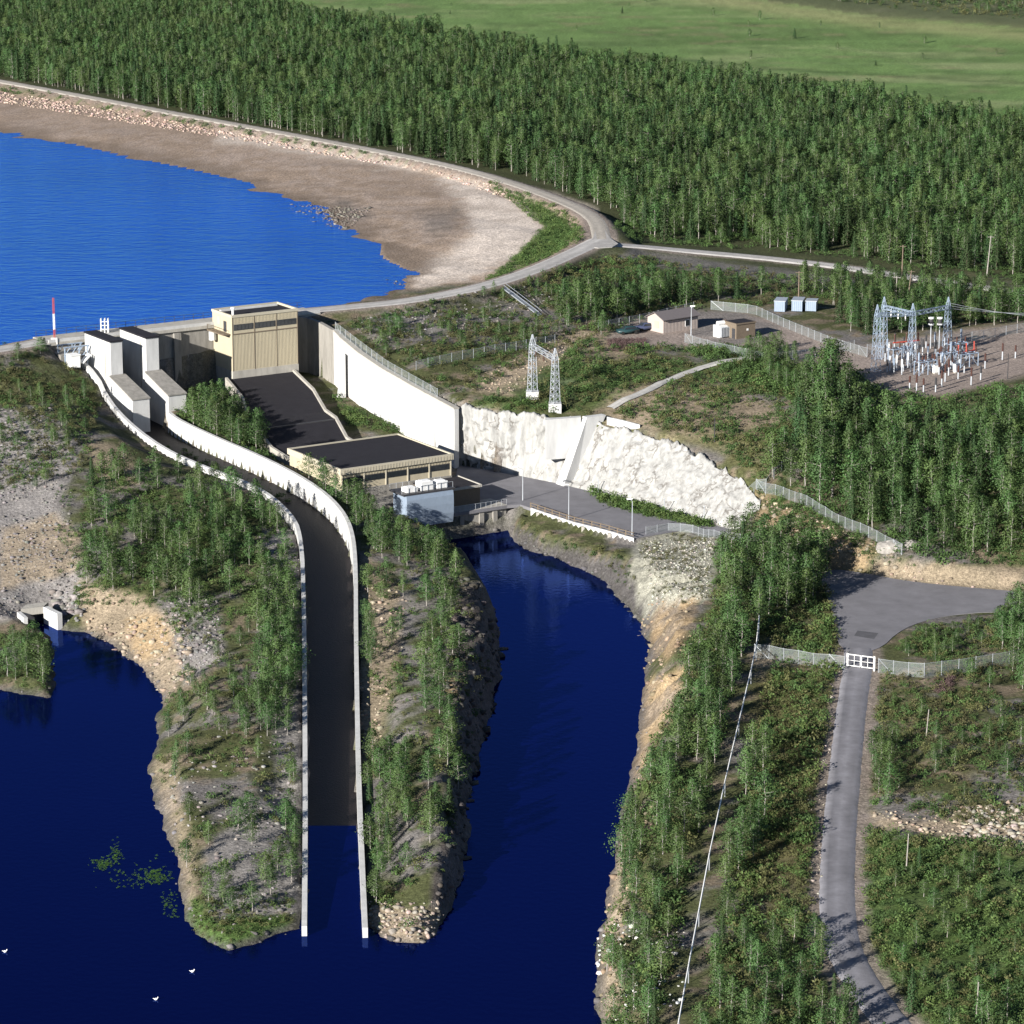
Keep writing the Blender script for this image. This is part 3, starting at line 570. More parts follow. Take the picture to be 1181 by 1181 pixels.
disp = disp * .5 + .4 * sstep(.1, .3, fbm(al * .6, hh * 1.5, 2.5, 219, 2))
disp = np.maximum(disp, -.3)
finx = np.exp(-((rock_bot[:, 0] - P(655, 556, 4).x) / 2.6) ** 2)[:, None]
disp = disp * (1 - finx) - 1.2 * finx
disp *= np.minimum(1, np.arange(NT) / 5.0)[None] * .9
v[:, :NT, 0] += nb[:, 0][:, None] * disp; v[:, :NT, 1] += nb[:, 1][:, None] * disp
v[:, NT - 1:NT + 2, 2] += fbm(np.arange(NB) * .25, np.zeros(NB), 3, 231)[:, None] * 1.1
v[:, 0, 2] -= .6
ii = np.arange(NB * (NT + 3)).reshape(NB, NT + 3)
q = np.stack([ii[:-1, :-1], ii[1:, :-1], ii[1:, 1:], ii[:-1, 1:]], -1).reshape(-1, 4)
rc = np_obj('rock_face', v.reshape(-1, 3), q, M['shot']); tag(rc, kind='structure')

# ================================================================= THE POWER STATION
# ---- concrete dam between the spillway and the right bank
dam = empty('concrete_dam', fr(0, -8, 9), 'long grey concrete dam wall with crest deck linking spillway and tall yellow tower', 'dam')
b = MB(); b.box(-33, 22, -13.6, -7.6, 6, 19.6); b.box(-15, -13.6, -7.6, -6.9, 8, 19.4); b.box(-8.4, -7, -7.6, -6.9, 8, 19.4)
b.box(-33, -28, -7.6, -3.2, 10, 18.6)
b.build('wall', M['concrete_d'], dam)
b = MB(); b.box(-33.5, 22.5, -14, -7.2, 19.62, 20.2); b.build('crest_deck', M['concrete'], dam)
b = MB(); b.box(-33.4, 22.4, -7.45, -7.25, 20.2, 20.75); b.build('parapet', M['concrete_w'], dam)
b = MB()
for k in range(28): b.bar(fr(-33 + k * 2, -13.7, 20.2), fr(-33 + k * 2, -13.7, 21.3), .05, 5)
for h in (20.75, 21.3): b.bar(fr(-33, -13.7, h), fr(22, -13.7, h), .035, 5)
b.build('railing', M['dark'], dam)
# curved wall piece right of the tower, then the wing wall
b = MB(); arc = [fr(13.9, -7.6), fr(17, -7.2), fr(18.6, -5.4), fr(19.2, -2.5), fr(18.4, 5.2)]
for i in range(4):
    p, q_ = arc[i], arc[i + 1]
    zt = [20.2, 20.1, 19.9, 19.6, 19.2]
    d = Vector((q_[0] - p[0], q_[1] - p[1])).normalized(); n2 = (-d.y * .8, d.x * .8)
    b.prism([p, q_, (q_[0] + n2[0], q_[1] + n2[1]), (p[0] + n2[0], p[1] + n2[1])], 7.5, [zt[i], zt[i + 1], zt[i + 1], zt[i]])
b.build('curved_wall', M['concrete_d'], dam)
wing = empty('wing_wall', fr(16, 20, 8), 'tall smooth white retaining wall sloping down from the dam to the rock cut', 'wall')
b = MB(); wp = [(18.4, 5.2, 19.2), (17.2, 10, 18.7), (15.4, 20, 17.7), (14.2, 31, 16.7), (13.7, 44, 15.5), (13.4, 57, 14.4)]
for i in range(5):
    p, q_ = wp[i], wp[i + 1]; b.prism([fr(p[0], p[1]), fr(q_[0], q_[1]), fr(q_[0] + .9, q_[1]), fr(p[0] + .9, p[1])], 3.5, [p[2], q_[2], q_[2], p[2]])
b.build('wall_face', M['concrete_w'], wing)
b = MB()
for i in range(5):
    p, q_ = wp[i], wp[i + 1]; b.prism([fr(p[0] - .12, p[1]), fr(q_[0] - .12, q_[1]), fr(q_[0] + 1.0, q_[1]), fr(p[0] + 1.0, p[1])], [p[2] + .01, q_[2] + .01, q_[2] + .01, p[2] + .01], [p[2] + .25, q_[2] + .25, q_[2] + .25, p[2] + .25])
b.build('coping', M['concrete'], wing)
b = MB(); b.prism([fr(16.4, 12.5), fr(15.8, 14.3), fr(14.2, 13.6)], 8, [16.5, 16.5, 8.2]); b.build('buttress', M['concrete_w'], wing)
b = MB()
rk = np.random.default_rng(3)

# ---- intake tower
it = empty('intake_tower', fr(6.8, -4, 9), 'tall yellow box-shaped intake tower with ribbed cladding and dark window strip on the dam', 'building')
b = MB(); b.box(0, 13.7, -7.9, 0, 12.6, 22.6)
for k in range(46):
    a = .25 + k * .295
    for s0, s1 in ((12.8, 19.35), (21.45, 22.5)): b.box(a, a + .12, 0, .03, s0, s1)
b.build('wall', M['yellow'], it)
b = MB(); b.box(-.05, 13.75, -7.85, .03, 7.5, 12.6); b.build('base', M['concrete'], it)
b = MB(); b.box(.1, 13.6, -7.8, -.1, 22.6, 22.72); b.build('roof', M['bitumen'], it)
b = MB()
for q_ in ((-.12, 13.82, -8.02, -7.72), (-.12, 13.82, -.18, .12), (-.12, .18, -7.72, -.18), (13.52, 13.82, -7.72, -.18)): b.box(*q_, 22.62, 23.1)
b.build('parapet', M['yellow_t'], it)
b = MB(); b.box(1, 12.8, -7, -6.2, 22.72, 23.0); b.build('roof_upstand', M['concrete_w'], it)
for a0, a1 in ((.35, 4.35), (4.75, 8.95), (9.35, 13.35)):
    b = MB(); b.box(a0, a1, 0, .06, 20.2, 21.3); wn = b.build('window', M['dark'], it)
    b = MB()
    for k in range(5):
        d = (a1 - a0 - .2) / 5; b.box(a0 + .1 + k * d, a0 + .1 + (k + 1) * d - .12, .05, .09, 20.3, 21.2)
    b.build('pane', M['glass'], wn)
b = MB()
for a in (0, 4.55, 9.15, 13.55): b.box(a, a + .12, .0, .06, 12.6, 22.6)
b.box(0, 13.7, .0, .09, 19.42, 19.6); b.build('trim', M['brown'], it)
b = MB(); b.box(-.08, 0, -3.3, -2.2, 19.6, 21.6); b.build('door', M['dark'], it)
b = MB(); b.box(-.06, 0, -5.8, -4.7, 20.6, 22.2); b.build('louvre', M['yellow_t'], it)
b = MB(); b.box(-1.5, 0, -7.4, -.6, 19.3, 19.5)
for k in range(5): b.bar(fr(-1.45, -7.2 + k * 1.6, 19.5), fr(-1.45, -7.2 + k * 1.6, 20.5), .04, 4)
b.bar(fr(-1.45, -7.3, 20.5), fr(-1.45, -.7, 20.5), .04, 4); b.build('balcony', M['brown'], it)
b = MB(); b.bar(fr(.9, -1.3, 22.7), fr(.9, -1.3, 24.0), .22, 8); b.bar(fr(.9, -1.3, 24.0), fr(.9, -1.3, 24.3), .42, 8); b.build('chimney', M['white'], it)
b = MB(); b.bar(fr(-.9, -6.2, 17.6), fr(-.9, -6.2, 19.2), .7, 10); b.build('corbel', M['concrete_w'], it)

# ---- penstock cover: stepped black sloping roof between tower and powerhouse
pc = empty('penstock_cover', P(335, 480, 8), 'black felted sloping cover with a fold running down between yellow tower and powerhouse', 'roof')
LP = [fr(-1.2, .1, 11.2), fr(-4.5, 13, 10.2), fr(-9.6, 25, 9.0), fr(-11.2, 31, 8.9), fr(-13, 40, 7.3), fr(-14.5, 54.8, 6.8)]
RP = [fr(12.4, .1, 11.2), fr(9.5, 13, 10.2), fr(5.4, 25, 9.0), fr(4.2, 31, 8.9), fr(1.4, 40, 7.3), fr(-.2, 54.8, 6.8)]
b = MB()
for i in range(5): b.prism([LP[i][:2], RP[i][:2], RP[i + 1][:2], LP[i + 1][:2]], 3.0, [LP[i].z, RP[i].z, RP[i + 1].z, LP[i + 1].z])
b.build('cover_slab', M['bitumen'], pc)
for side in (LP, RP):
    b = MB(); s = -1 if side is LP else 1
    for i in range(5):
        p, q_ = side[i], side[i + 1]; o = Vector((U[0], U[1], 0)) * .5 * s
        b.prism([p[:2], q_[:2], (q_ + o)[:2], (p + o)[:2]], 3.0, [p.z + .45, q_.z + .45, q_.z + .45, p.z + .45])
    b.build('parapet', M['concrete'], pc)
b = MB()
for t in (3, ): b.prism([LP[t][:2], RP[t][:2], (RP[t] + Vector((V[0], V[1], 0)) * .5)[:2], (LP[t] + Vector((V[0], V[1], 0)) * .5)[:2]], 8.5, LP[t].z + .1)
b.build('fold_ridge', M['dark'], pc)

# ---- powerhouse
ph = empty('powerhouse', fr(-7, 64, 4), 'low yellow powerhouse with broad flat black roof and a band of windows', 'building')
A0, A1, B0, B1 = -18.2, 3.4, 55, 73.4
b = MB(); b.box(A0 + .3, A1 - .3, B0 + .3, B1 - .3, 2, 10.0)
for k in range(72): b.box(A0 + .5 + k * .29, A0 + .62 + k * .29, B1 - .3, B1 - .22, 9.42, 9.98)
b.build('wall', M['yellow'], ph)
b = MB(); b.box(A0 + .25, A1 - .25, B0 + .25, B1 - .2, 2, 7.3); b.build('lower_wall', M['concrete_d'], ph)
b = MB(); b.box(A0 + .2, A1 - .2, B0 + .2, B1 - .2, 10.66, 10.8); b.build('roof', M['bitumen'], ph)
b = MB()
for q_ in ((A0, A1, B0, B0 + .3), (A0, A1, B1 - .3, B1), (A0, A0 + .3, B0 + .3, B1 - .3), (A1 - .3, A1, B0 + .3, B1 - .3)): b.box(*q_, 10.0, 11.0)
for k in range(72): b.box(A0 + .5 + k * .29, A0 + .62 + k * .29, B1, B1 + .05, 10.05, 10.8)
b.build('fascia', M['yellow_t'], ph)
for k in range(5):
    a0 = A0 + .6 + k * 4.15; b = MB(); b.box(a0, a0 + 3.75, B1 - .3, B1 - .24, 8.4, 9.38); wn = b.build('window', M['dark'], ph)
    b = MB()
    for j in range(5): b.box(a0 + .08 + j * .73, a0 + .72 + j * .73, B1 - .25, B1 - .2, 8.5, 9.28)
    b.build('pane', M['glass'], wn)
for k in range(6):
    b = MB(); b.box(A0 + .36 + k * 4.15 - .06 * (k > 0), A0 + .5 + k * 4.15, B1 - .3, B1 - .16, 7.3, 9.98)
    b.build('pilaster', M['yellow_t'], ph)
b = MB(); b.box(-4.4, 4, 73.6, 80.8, 3, 6.85); b.build('annex_wall', M['brown'], ph)
b = MB(); b.box(-4.6, 4.2, 73.5, 81, 6.87, 7.05); b.build('annex_roof', M['bitumen'], ph)
b = MB()
for q_ in ((-4.62, 4.22, 80.9, 81.1), (4.12, 4.32, 73.5, 80.9)): b.box(*q_, 6.8, 7.2)
b.build('annex_coping', M['concrete'], ph)
b = MB(); b.box(A0 + 1, -4.5, 73.5, 79, 2.5, 5.6); b.build('terrace', M['concrete_d'], ph)

# ---- tailrace deck and the gate hood on it
td = empty('tailrace_deck', fr(-7, 83, 0), 'grey concrete deck on piers over the dark tailrace outlet', 'deck')
b = MB(); b.box(-22, 7, 79.2, 84.4, 3.35, 4.06); b.build('deck_slab', M['concrete'], td)
b = MB(); b.box(-22, -5.8, 83.2, 84.1, -3, 3.34); b.box(-22, 7, 79.2, 80, -3, 3.34); b.box(6.2, 7, 80, 84.2, -3, 3.34); b.build('wall', M['concrete_d'], td)
for a in (-5.8, -2.2, 1.6, 4.2):
    b = MB(); b.box(a, a + .8, 80.1, 84.7, -3, 3.34); b.build('pier', M['concrete_d'], td)
b = MB(); b.box(-5, 6.2, 83.9, 84.3, .9, 3.34); b.build('lintel_beam', M['concrete_d'], td)
b = MB()
for k in range(12): b.bar(fr(-4 + k, 84.3, 4.06), fr(-4 + k, 84.3, 5.0), .03, 4)
b.bar(fr(-4, 84.3, 5.0), fr(7, 84.3, 5.0), .03, 4); b.build('railing', M['steel'], td)
gh = empty('gate_hood', fr(-8.5, 83, 4), 'pale blue steel gate hood with curved front and white boxes on top', 'gate housing')
b = MB(); prof = [(84.45, 3.0), (85.75, 3.0), (86.0, 4.6), (86.05, 6.2), (86.0, 7.6), (85.85, 8.3), (81.6, 8.3), (81.6, 4.07), (84.45, 4.07)]
vs = [fr(-13, p[0], p[1]) for p in prof] + [fr(-4.2, p[0], p[1]) for p in prof]; n = len(prof)
b.add(vs, [tuple(range(n)), tuple(range(n, 2 * n))[::-1]] + [(i, n + i, n + (i + 1) % n, (i + 1) % n) for i in range(n)]); b.build('hood_shell', M['steelb'], gh)
b = MB(); b.box(-13.4, -3.6, 81.0, 85.6, 8.32, 8.6); b.build('platform', M['dark'], gh)
for a0, a1, h in ((-12.3, -10.3, .7), (-9.6, -7.4, 1.4), (-6.6, -4.6, 1.1)):
    b = MB(); b.box(a0, a1, 83, 84.8, 8.62, 8.62 + h); b.box(a0 + .3, a1 - .3, 83.3, 84.5, 8.62 + h, 8.75 + h); b.build('drive_box', M['white'], gh)
b = MB()
for k in range(9):
    a = -13.3 + k * 1.2; b.bar(fr(a, 84.9, 8.6), fr(a, 84.9, 9.5), .035, 4); b.bar(fr(a, 81, 8.6), fr(a, 81, 9.5), .035, 4)
for bb in (84.9, 81): b.bar(fr(-13.3, bb, 9.5), fr(-3.7, bb, 9.5), .035, 4)
b.build('railing', M['steel'], gh)

# ---- spillway: two piers, chute with two walls
def pier(a0, a1, lab):
    p = empty('spillway_pier', fr((a0 + a1) / 2, 4, 8), lab, 'pier', 'spillway piers')
    b = MB(); b.box(a0, a1, -5.2, 5.6, 8, 21.75); b.build('pier_wall', M['concrete_w'], p)
    b = MB(); b.box(a0 - .15, a1 + .15, -5.35, 5.75, 21.77, 22.05); b.build('roof', M['bitumen'], p)
    b = MB(); b.prism([fr(a0 - .35, 5.62), fr(a1 + .35, 5.62), fr(a1 + .5, 15.2), fr(a0 - .5, 15.2)], 4, [15.6, 15.6, 13, 13]); b.build('nose', M['concrete_w'], p)
    b = MB(); b.prism([fr(a0 - .45, 5.64), fr(a1 + .45, 5.64), fr(a1 + .62, 15.35), fr(a0 - .62, 15.35)], [15.61, 15.61, 13.01, 13.01], [15.85, 15.85, 13.25, 13.25]); b.build('nose_cap', M['concrete_d'], p)
    b = MB(); b.box(a1, a1 + .12, 2.5, 4.5, 12, 21); b.box(a0 - .1, a0, 3.2, 3.5, 12, 20.8); b.build('gate_slot', M['concrete'], p)
    return p
pier(-27.2, -24.9, 'left white concrete spillway pier, beside the narrow outlet with white hoist box')
pier(-20.2, -17.7, 'right white concrete spillway pier, between the left pier and the yellow tower')
b = MB(); b.box(-24.75, -20.4, -5.0, -4.3, 11.5, 18.5)
for k in range(5): b.box(-24.75, -20.4, -4.3, -4.05, 12.2 + k * 1.35, 12.5 + k * 1.35)
tag(b.build('spillway_gate', M['dark']), 'dark steel gate closing the bay between the two white spillway piers', 'gate')
ch = empty('spillway_chute', (-35, 500, 5), 'long curved spillway chute with pale side walls and dark brown floor', 'spillway')
def wallstrip(line, s, name):
    t = np.gradient(line[:, :2], axis=0); t /= np.linalg.norm(t, axis=1)[:, None]; nr = np.stack([-t[:, 1], t[:, 0]], 1) * s
    b = MB(); n = len(line); vs = []
    for i in range(n):
        p = line[i]; o = nr[i] * .6; z0 = float(floor_z(p[1])) - 1.6
        vs += [(p[0], p[1], z0), (p[0], p[1], p[2]), (p[0] + o[0], p[1] + o[1], p[2]), (p[0] + o[0], p[1] + o[1], z0)]
    fs = [tuple(i * 4 + x for x in ((k, (k + 1) % 4, 4 + (k + 1) % 4, 4 + k) if s > 0 else (k, 4 + k, 4 + (k + 1) % 4, (k + 1) % 4))) for i in range(n - 1) for k in range(4)]
    fs += [(0, 1, 2, 3), tuple(4 * (n - 1) + k for k in (3, 2, 1, 0))]
    b.add(vs, fs); return b.build(name, M['concrete_w'], ch)
# flow runs towards the camera: outward of the left wall is to the photo's left
wallstrip(CHL, -1, 'side_wall'); wallstrip(CHR[8:], 1, 'side_wall')
b = MB(); K = 8; vs = []
for i in range(90):
    l, r = CHL[i], CHR[i]
    yy = [l[1] + (r[1] - l[1]) * k / (K - 1) for k in range(K)]
    for k in range(K): vs.append((l[0] + (r[0] - l[0]) * k / (K - 1), yy[k], float(floor_z(yy[k]))))
b.add(vs, [(i * K + k, (i + 1) * K + k, (i + 1) * K + k + 1, i * K + k + 1) for i in range(89) for k in range(K - 1)])
b.build('floor', M['chute'], ch)
# outlet machinery left of the piers
hs = empty('hoist_frame', fr(-30, -4, 18), 'pale steel hoist frame with a white machine box beside the left spillway pier', 'hoist')
b = MB()
for a in (-32.4, -29.6, -28): 
    for bb in (-5.5, -2.5): b.bar(fr(a, bb, 16), fr(a, bb, 20), .12, 5)
for bb in (-5.5, -2.5):
    b.bar(fr(-32.6, bb, 20), fr(-27.6, bb, 20), .14, 5); b.bar(fr(-32.6, bb, 18.4), fr(-27.6, bb, 18.4), .1, 5)
    for k in range(4): b.bar(fr(-32.6 + k * 1.25, bb, 18.4), fr(-31.35 + k * 1.25, bb, 20), .07, 4)
b.build('frame', M['steelb'], hs)
b = MB(); b.box(-32.2, -30.4, -2.4, -.4, 16.6, 18.8); b.box(-32.3, -30.3, -2.5, -.3, 18.8, 18.95); b.build('machine_box', M['white'], hs)
b = MB(); b.bar(fr(-29.8, -1.6, 17.2), fr(-28.2, -1.6, 18.6), .3, 8); b.bar(fr(-29.8, -.8, 17.2), fr(-28.2, -.8, 18.6), .22, 8); b.build('cylinder', M['white'], hs)
# aerial mast on the crest
ms = empty('aerial_mast', fr(-32.6, -6.6, 19), 'slim red and white lattice mast standing on the dam crest by the reservoir', 'mast')
p0 = P(63, 394, 20.2); p0 = Vector((p0.x, p0.y, 20.1))
for k in range(5):
    b = MB(); b.lattice(p0 + Vector((0, 0, .9 + k * 1.45)), p0 + Vector((0, 0, .9 + (k + 1) * 1.45)), .24, .24, 4, .024); b.build('mast_section', M['red'] if k in (0, 3, 4) else M['white'], ms)
b = MB(); b.prism([(p0.x - .6, p0.y - .6), (p0.x + .6, p0.y - .6), (p0.x + .6, p0.y + .6), (p0.x - .6, p0.y + .6)], 19.8, 21.0); b.build('plinth', M['concrete_w'], ms)
rack = empty('white_rack', P(120, 383, 20.2), 'white steel ladder rack on the dam deck behind the left spillway pier', 'rack')
p0 = P(120, 384, 20.2); b = MB()
for dx in (-.55, .15, .75):
    b.bar(p0 + Vector((dx, 0, 0)), p0 + Vector((dx, 0, 2.6)), .09, 5); b.bar(p0 + Vector((dx, 1, 0)), p0 + Vector((dx, 1, 2.6)), .09, 5); b.bar(p0 + Vector((dx, 0, 2.6)), p0 + Vector((dx, 1, 2.6)), .09, 5)
for h in (.7, 1.4, 2.1): b.bar(p0 + Vector((-.55, 0, h)), p0 + Vector((.75, 0, h)), .07, 5)
b.build('rack_frame', M['white'], rack)

# ---- concrete buttress on the rock cut, footings and low white wall
bt = empty('concrete_buttress', P(655, 540, 4), 'leaning white concrete buttress standing against the rock face', 'buttress')
T0, T1, B1 = P(672, 480, 15), P(677, 481.5, 15), P(699, 478.6, 15); F0, F1, C1 = P(641, 558, 4.0), P(650, 561, 4.0), P(664, 558, 4.0)
b = MB(); T2 = T0 + (B1 - T1); F2 = F0 + (C1 - F1)
b.add([T0, T1, B1, T2, F0, F1, C1, F2], [(0, 1, 2, 3), (4, 7, 6, 5), (0, 4, 5, 1), (1, 5, 6, 2), (2, 6, 7, 3), (3, 7, 4, 0)]); b.build('fin', M['concrete_w'], bt)
b = MB(); cw = [P(629, 484, 15), P(650, 482.5, 15), P(670, 481, 15)]
for i in range(2): b.prism([cw[i][:2], cw[i + 1][:2], (cw[i + 1] + Vector((0, 1.3, 0)))[:2], (cw[i] + Vector((0, 1.3, 0)))[:2]], 8.0, 14.96)
b.build('cap_beam', M['concrete_w'], bt)
b = MB(); cw = [P(700, 481, 15), P(720, 485.5, 14.8), P(738, 490, 14.3)]
for i in range(2): b.prism([cw[i][:2], cw[i + 1][:2], (cw[i + 1] + Vector((0, .6, 0)))[:2], (cw[i] + Vector((0, .6, 0)))[:2]], 12.3, [cw[i].z, cw[i + 1].z, cw[i + 1].z, cw[i].z])
b.build('low_wall', M['concrete_w'], bt)

# ---- portal pylon above the rock cut
pt = empty('lattice_portal', P(630, 472, 14.2), 'grey steel lattice portal pylon of two masts on white footings above the rock cut', 'pylon')
pA, pB = G(614, 459), G(640, 473)
for p, top in ((pA, 11.2), (pB, 10.8)):
    b = MB(); b.lattice(p + Vector((0, 0, 1.2)), p + Vector((0, 0, top - 1.8)), 1.3, .8, 12, .05); b.lattice(p + Vector((0, 0, top - 1.8)), p + Vector((0, 0, top)), .8, .1, 3, .05); b.build('mast', M['steel'], pt)
    b = MB(); f = [(p.x - 1.1, p.y - 1.1), (p.x + 1.1, p.y - 1.1), (p.x + 1.1, p.y + 1.1), (p.x - 1.1, p.y + 1.1)]; b.prism(f, p.z - 2.5, p.z + 1.2); b.build('footing', M['concrete_w'], pt)
b = MB(); b.lattice(pA + Vector((0, 0, 9.2)), pB + Vector((0, 0, 8.9)), .7, .7, 8, .045); b.build('crossbeam', M['steel'], pt)
for t in (.15, .5, .85):
    q_ = pA.lerp(pB, t); zt = q_.z + 8.7; b = MB(); b.bar((q_.x, q_.y, zt + .1), (q_.x, q_.y, zt - 1.2), .05, 5)
    for k in range(6): b.bar((q_.x, q_.y, zt - .2 * k), (q_.x, q_.y, zt - .2 * k - .1), .14, 6)
    b.build('insulator', M['brownp'], pt)

# ---- retaining wall with guard rail, street lamps
rw = empty('retaining_wall', P(670, 610, 2), 'low white retaining wall with brown guard rail along the forecourt edge', 'wall')
edge = resample([tuple(P(*p, 4.02)) for p in [(612,586),(660,602),(700,612),(731,621)]], 14)
b = MB(); b2 = MB(); b3 = MB()
for i in range(13):
    p, q_ = Vector(edge[i]), Vector(edge[i + 1]); o = Vector((0, -.45, 0)); b.prism([p[:2], q_[:2], (q_ + o)[:2], (p + o)[:2]], .8, 4.15)
    c = p + Vector((0, -.2, 0)); b2.box(-.1, .1, -.1, .1, 4.16, 5.05, lambda a, bb, c=c: (c.x + a, c.y + bb))
for h in (4.5, 4.95): 
    for i in range(13): b3.bar(Vector(edge[i]) + Vector((0, -.2, h - 4.02)), Vector(edge[i + 1]) + Vector((0, -.2, h - 4.02)), .07, 5)
b.build('wall', M['concrete_w'], rw); b2.build('rail_post', M['brown'], rw); b3.build('guard_rail', M['brown'], rw)
for k in range(4):
    c = Vector(edge[1 + k * 3]) + Vector((0, -.75, 0)); b = MB(); b.box(-.25, .25, -.3, .3, .8, 3.9, lambda a, bb, c=c: (c.x + a, c.y + bb)); b.build('rib', M['concrete'], rw)
def lamp(base, h, arm, lab, name='street_lamp'):
    l = empty(name, base, lab, 'street lamp', 'street lamps at the power station')
    b = MB(); b.bar(base, base + Vector((0, 0, h)), .10, 8, .06); b.build('pole', M['steel'], l)
    b = MB(); b.bar(base + Vector((0, 0, h)), base + Vector((arm * .8, 0, h + .35)), .06, 6); b.build('arm', M['steel'], l)
    e = base + Vector((arm, 0, h + .4)); b = MB(); b.bar(e + Vector((-.5, 0, -.02)), e + Vector((.45, 0, .03)), .17, 8, .1); b.build('lamp_head', M['white'], l)
lamp(P(603, 577, 4.02), 5.3, -1.2, 'grey street lamp with arm to the left, standing on the shaded end of the forecourt')
lamp(P(656, 599, 4.15), 5.4, -.5, 'grey street lamp behind the guard rail, halfway along the low white wall')
lamp(P(729, 617, 4.15), 5.5, -.4, 'grey street lamp at the right end of the low white wall with the guard rail')
lamp(G(797, 387), 5.2, .25, 'short-headed floodlight pole beside the beige shed')
for q_ in ((690, 570), (766, 592), (812, 601)):
    p = P(q_[0], q_[1], 4.0); b = MB(); b.bar(p, p + Vector((0, 0, 2.4)), .07, 6); b.ball(p + Vector((0, 0, 2.45)), .12)
    tag(b.build('grey_post', M['steel']), 'thin grey post in the strip of bushes along the white rock foot', 'post', 'thin posts along the rock foot')

# ---- fences: posts as parts, netting as one panel
def fence(pts, lab, h=1.7, sp=2.6, r=.045, zfix=None, name='wire_fence', braces=()):
    p = [G(*q_) if len(q_) == 2 else P(*q_) for q_ in pts]
    L = sum((p[i + 1] - p[i]).length for i in range(len(p) - 1)); n = min(90, max(3, int(L / sp) + 1))
    q_ = resample([tuple(v_) for v_ in p], n)
    if zfix is None: q_[:, 2] = hz(q_[:, 0], q_[:, 1])
    else: q_[:, 2] = zfix(q_)
    f = empty(name, q_[0], lab, 'fence')
    b0 = MB(); b0.bar(q_[0] - np.array((0, 0, .3)), q_[0] + np.array((0, 0, h + .1)), r, 5); proto = b0.build('post', M['steel'], f)
    for i in range(1, n):
        o = proto.copy(); COL.objects.link(o); o.parent = f; o.location = Vector(q_[i]) - Vector(q_[0])
    b = MB()
    for i in range(n - 1):
        a, c = Vector(q_[i]), Vector(q_[i + 1]); b.add([a, c, c + Vector((0, 0, h)), a + Vector((0, 0, h))], [(0, 1, 2, 3)])
    b.build('netting', M['net'], f)
    b = MB()
    for i in range(n - 1): b.bar(Vector(q_[i]) + Vector((0, 0, h)), Vector(q_[i + 1]) + Vector((0, 0, h)), .02, 4)
    for i in (0, n - 2): b.bar(Vector(q_[i]) + Vector((0, 0, h)), Vector(q_[i + 1]), .035, 4)
    b.build('rail', M['steel'], f)
    return f
fence([(870,759),(930,768),(974,773)], 'wire fence from the cable line to the left of the white road gate', 1.95, 2.3)
fence([(1013,776),(1060,783),(1120,775),(1181,763),(1260,748)], 'wire fence running right from the white road gate', 1.95, 2.6)
fence([(872,565),(900,572),(940,590),(980,612),(1040,640)], 'wire fence above the orange cut beside the dark wood', 1.7, 2.2)
fence([(850,583),(880,568),(920,530),(955,512)], 'wire fence climbing from the white rock end up into the wood', 1.6, 2.4)
fence([(820,357),(870,362),(905,378),(960,400),(1000,412)], 'wire fence behind the transformer house, running to the steel gantry', 1.7, 2.6)
fence([(790,395),(830,407),(880,418),(930,414),(985,403)], 'wire fence in front of the transformer house along the slope', 1.7, 2.6)
fence([(1000,408),(1040,403),(1090,398),(1140,390),(1260,375)], 'wire fence along the back of the pinkish substation yard', 1.7, 2.9)
fence([(690,380),(740,372),(800,358)], 'wire fence behind the two parked cars and the beige shed', 1.6, 2.6)
fence([(480,427),(520,418),(560,410),(600,404),(640,396)], 'wire fence crossing the bushy dam slope above the rock cut', 1.6, 2.6)
def wallz(q_): 
    bb = (q_[:, 0] - OX) * V[0] + (q_[:, 1] - OY) * V[1]
    return np.interp(bb, [w_[1] for w_ in wp], [w_[2] + .2 for w_ in wp])
e0, e1, e2 = fr(18.6, 5.6), fr(14.9, 31), fr(14.2, 50)
fence([(*proj(e0[0], e0[1], 19.2), 19.2), (*proj(e1[0], e1[1], 16.8), 16.8), (*proj(e2[0], e2[1], 15), 15)], 'wire fence on top of the tall white wing wall', 1.5, 2.6, zfix=wallz)
fence([(745,617),(775,612),(800,615),(830,623),(870,628)], 'wire fence round the right end of the forecourt above the grey scree', 1.3, 2.2)
# road gate
gp0, gp1 = G(977, 770), G(1008, 774)
gt = empty('road_gate', gp0, 'white steel double gate closing the asphalt road', 'gate')
for p in (gp0, gp1):
    b = MB(); b.box(-.11, .11, -.11, .11, p.z - .3, p.z + 2.05, lambda a, bb, p=p: (p.x + a, p.y + bb)); b.build('gate_post', M['white'], gt)
mid = gp0.lerp(gp1, .5)
for p, q_ in ((gp0, mid), (mid, gp1)):
    b = MB(); d = (q_ - p); p = p + d * .06; q_ = q_ - d * .02
    for h in (.35, 1.1, 1.9): b.bar(p + Vector((0, 0, h)), q_ + Vector((0, 0, h)), .07 if h != 1.1 else .035, 6)
    for t in (0, .5, 1): b.bar(p.lerp(q_, t) + Vector((0, 0, .35)), p.lerp(q_, t) + Vector((0, 0, 1.9)), .07 if t != .5 else .04, 6)
    b.build('gate_leaf', M['white'], gt)
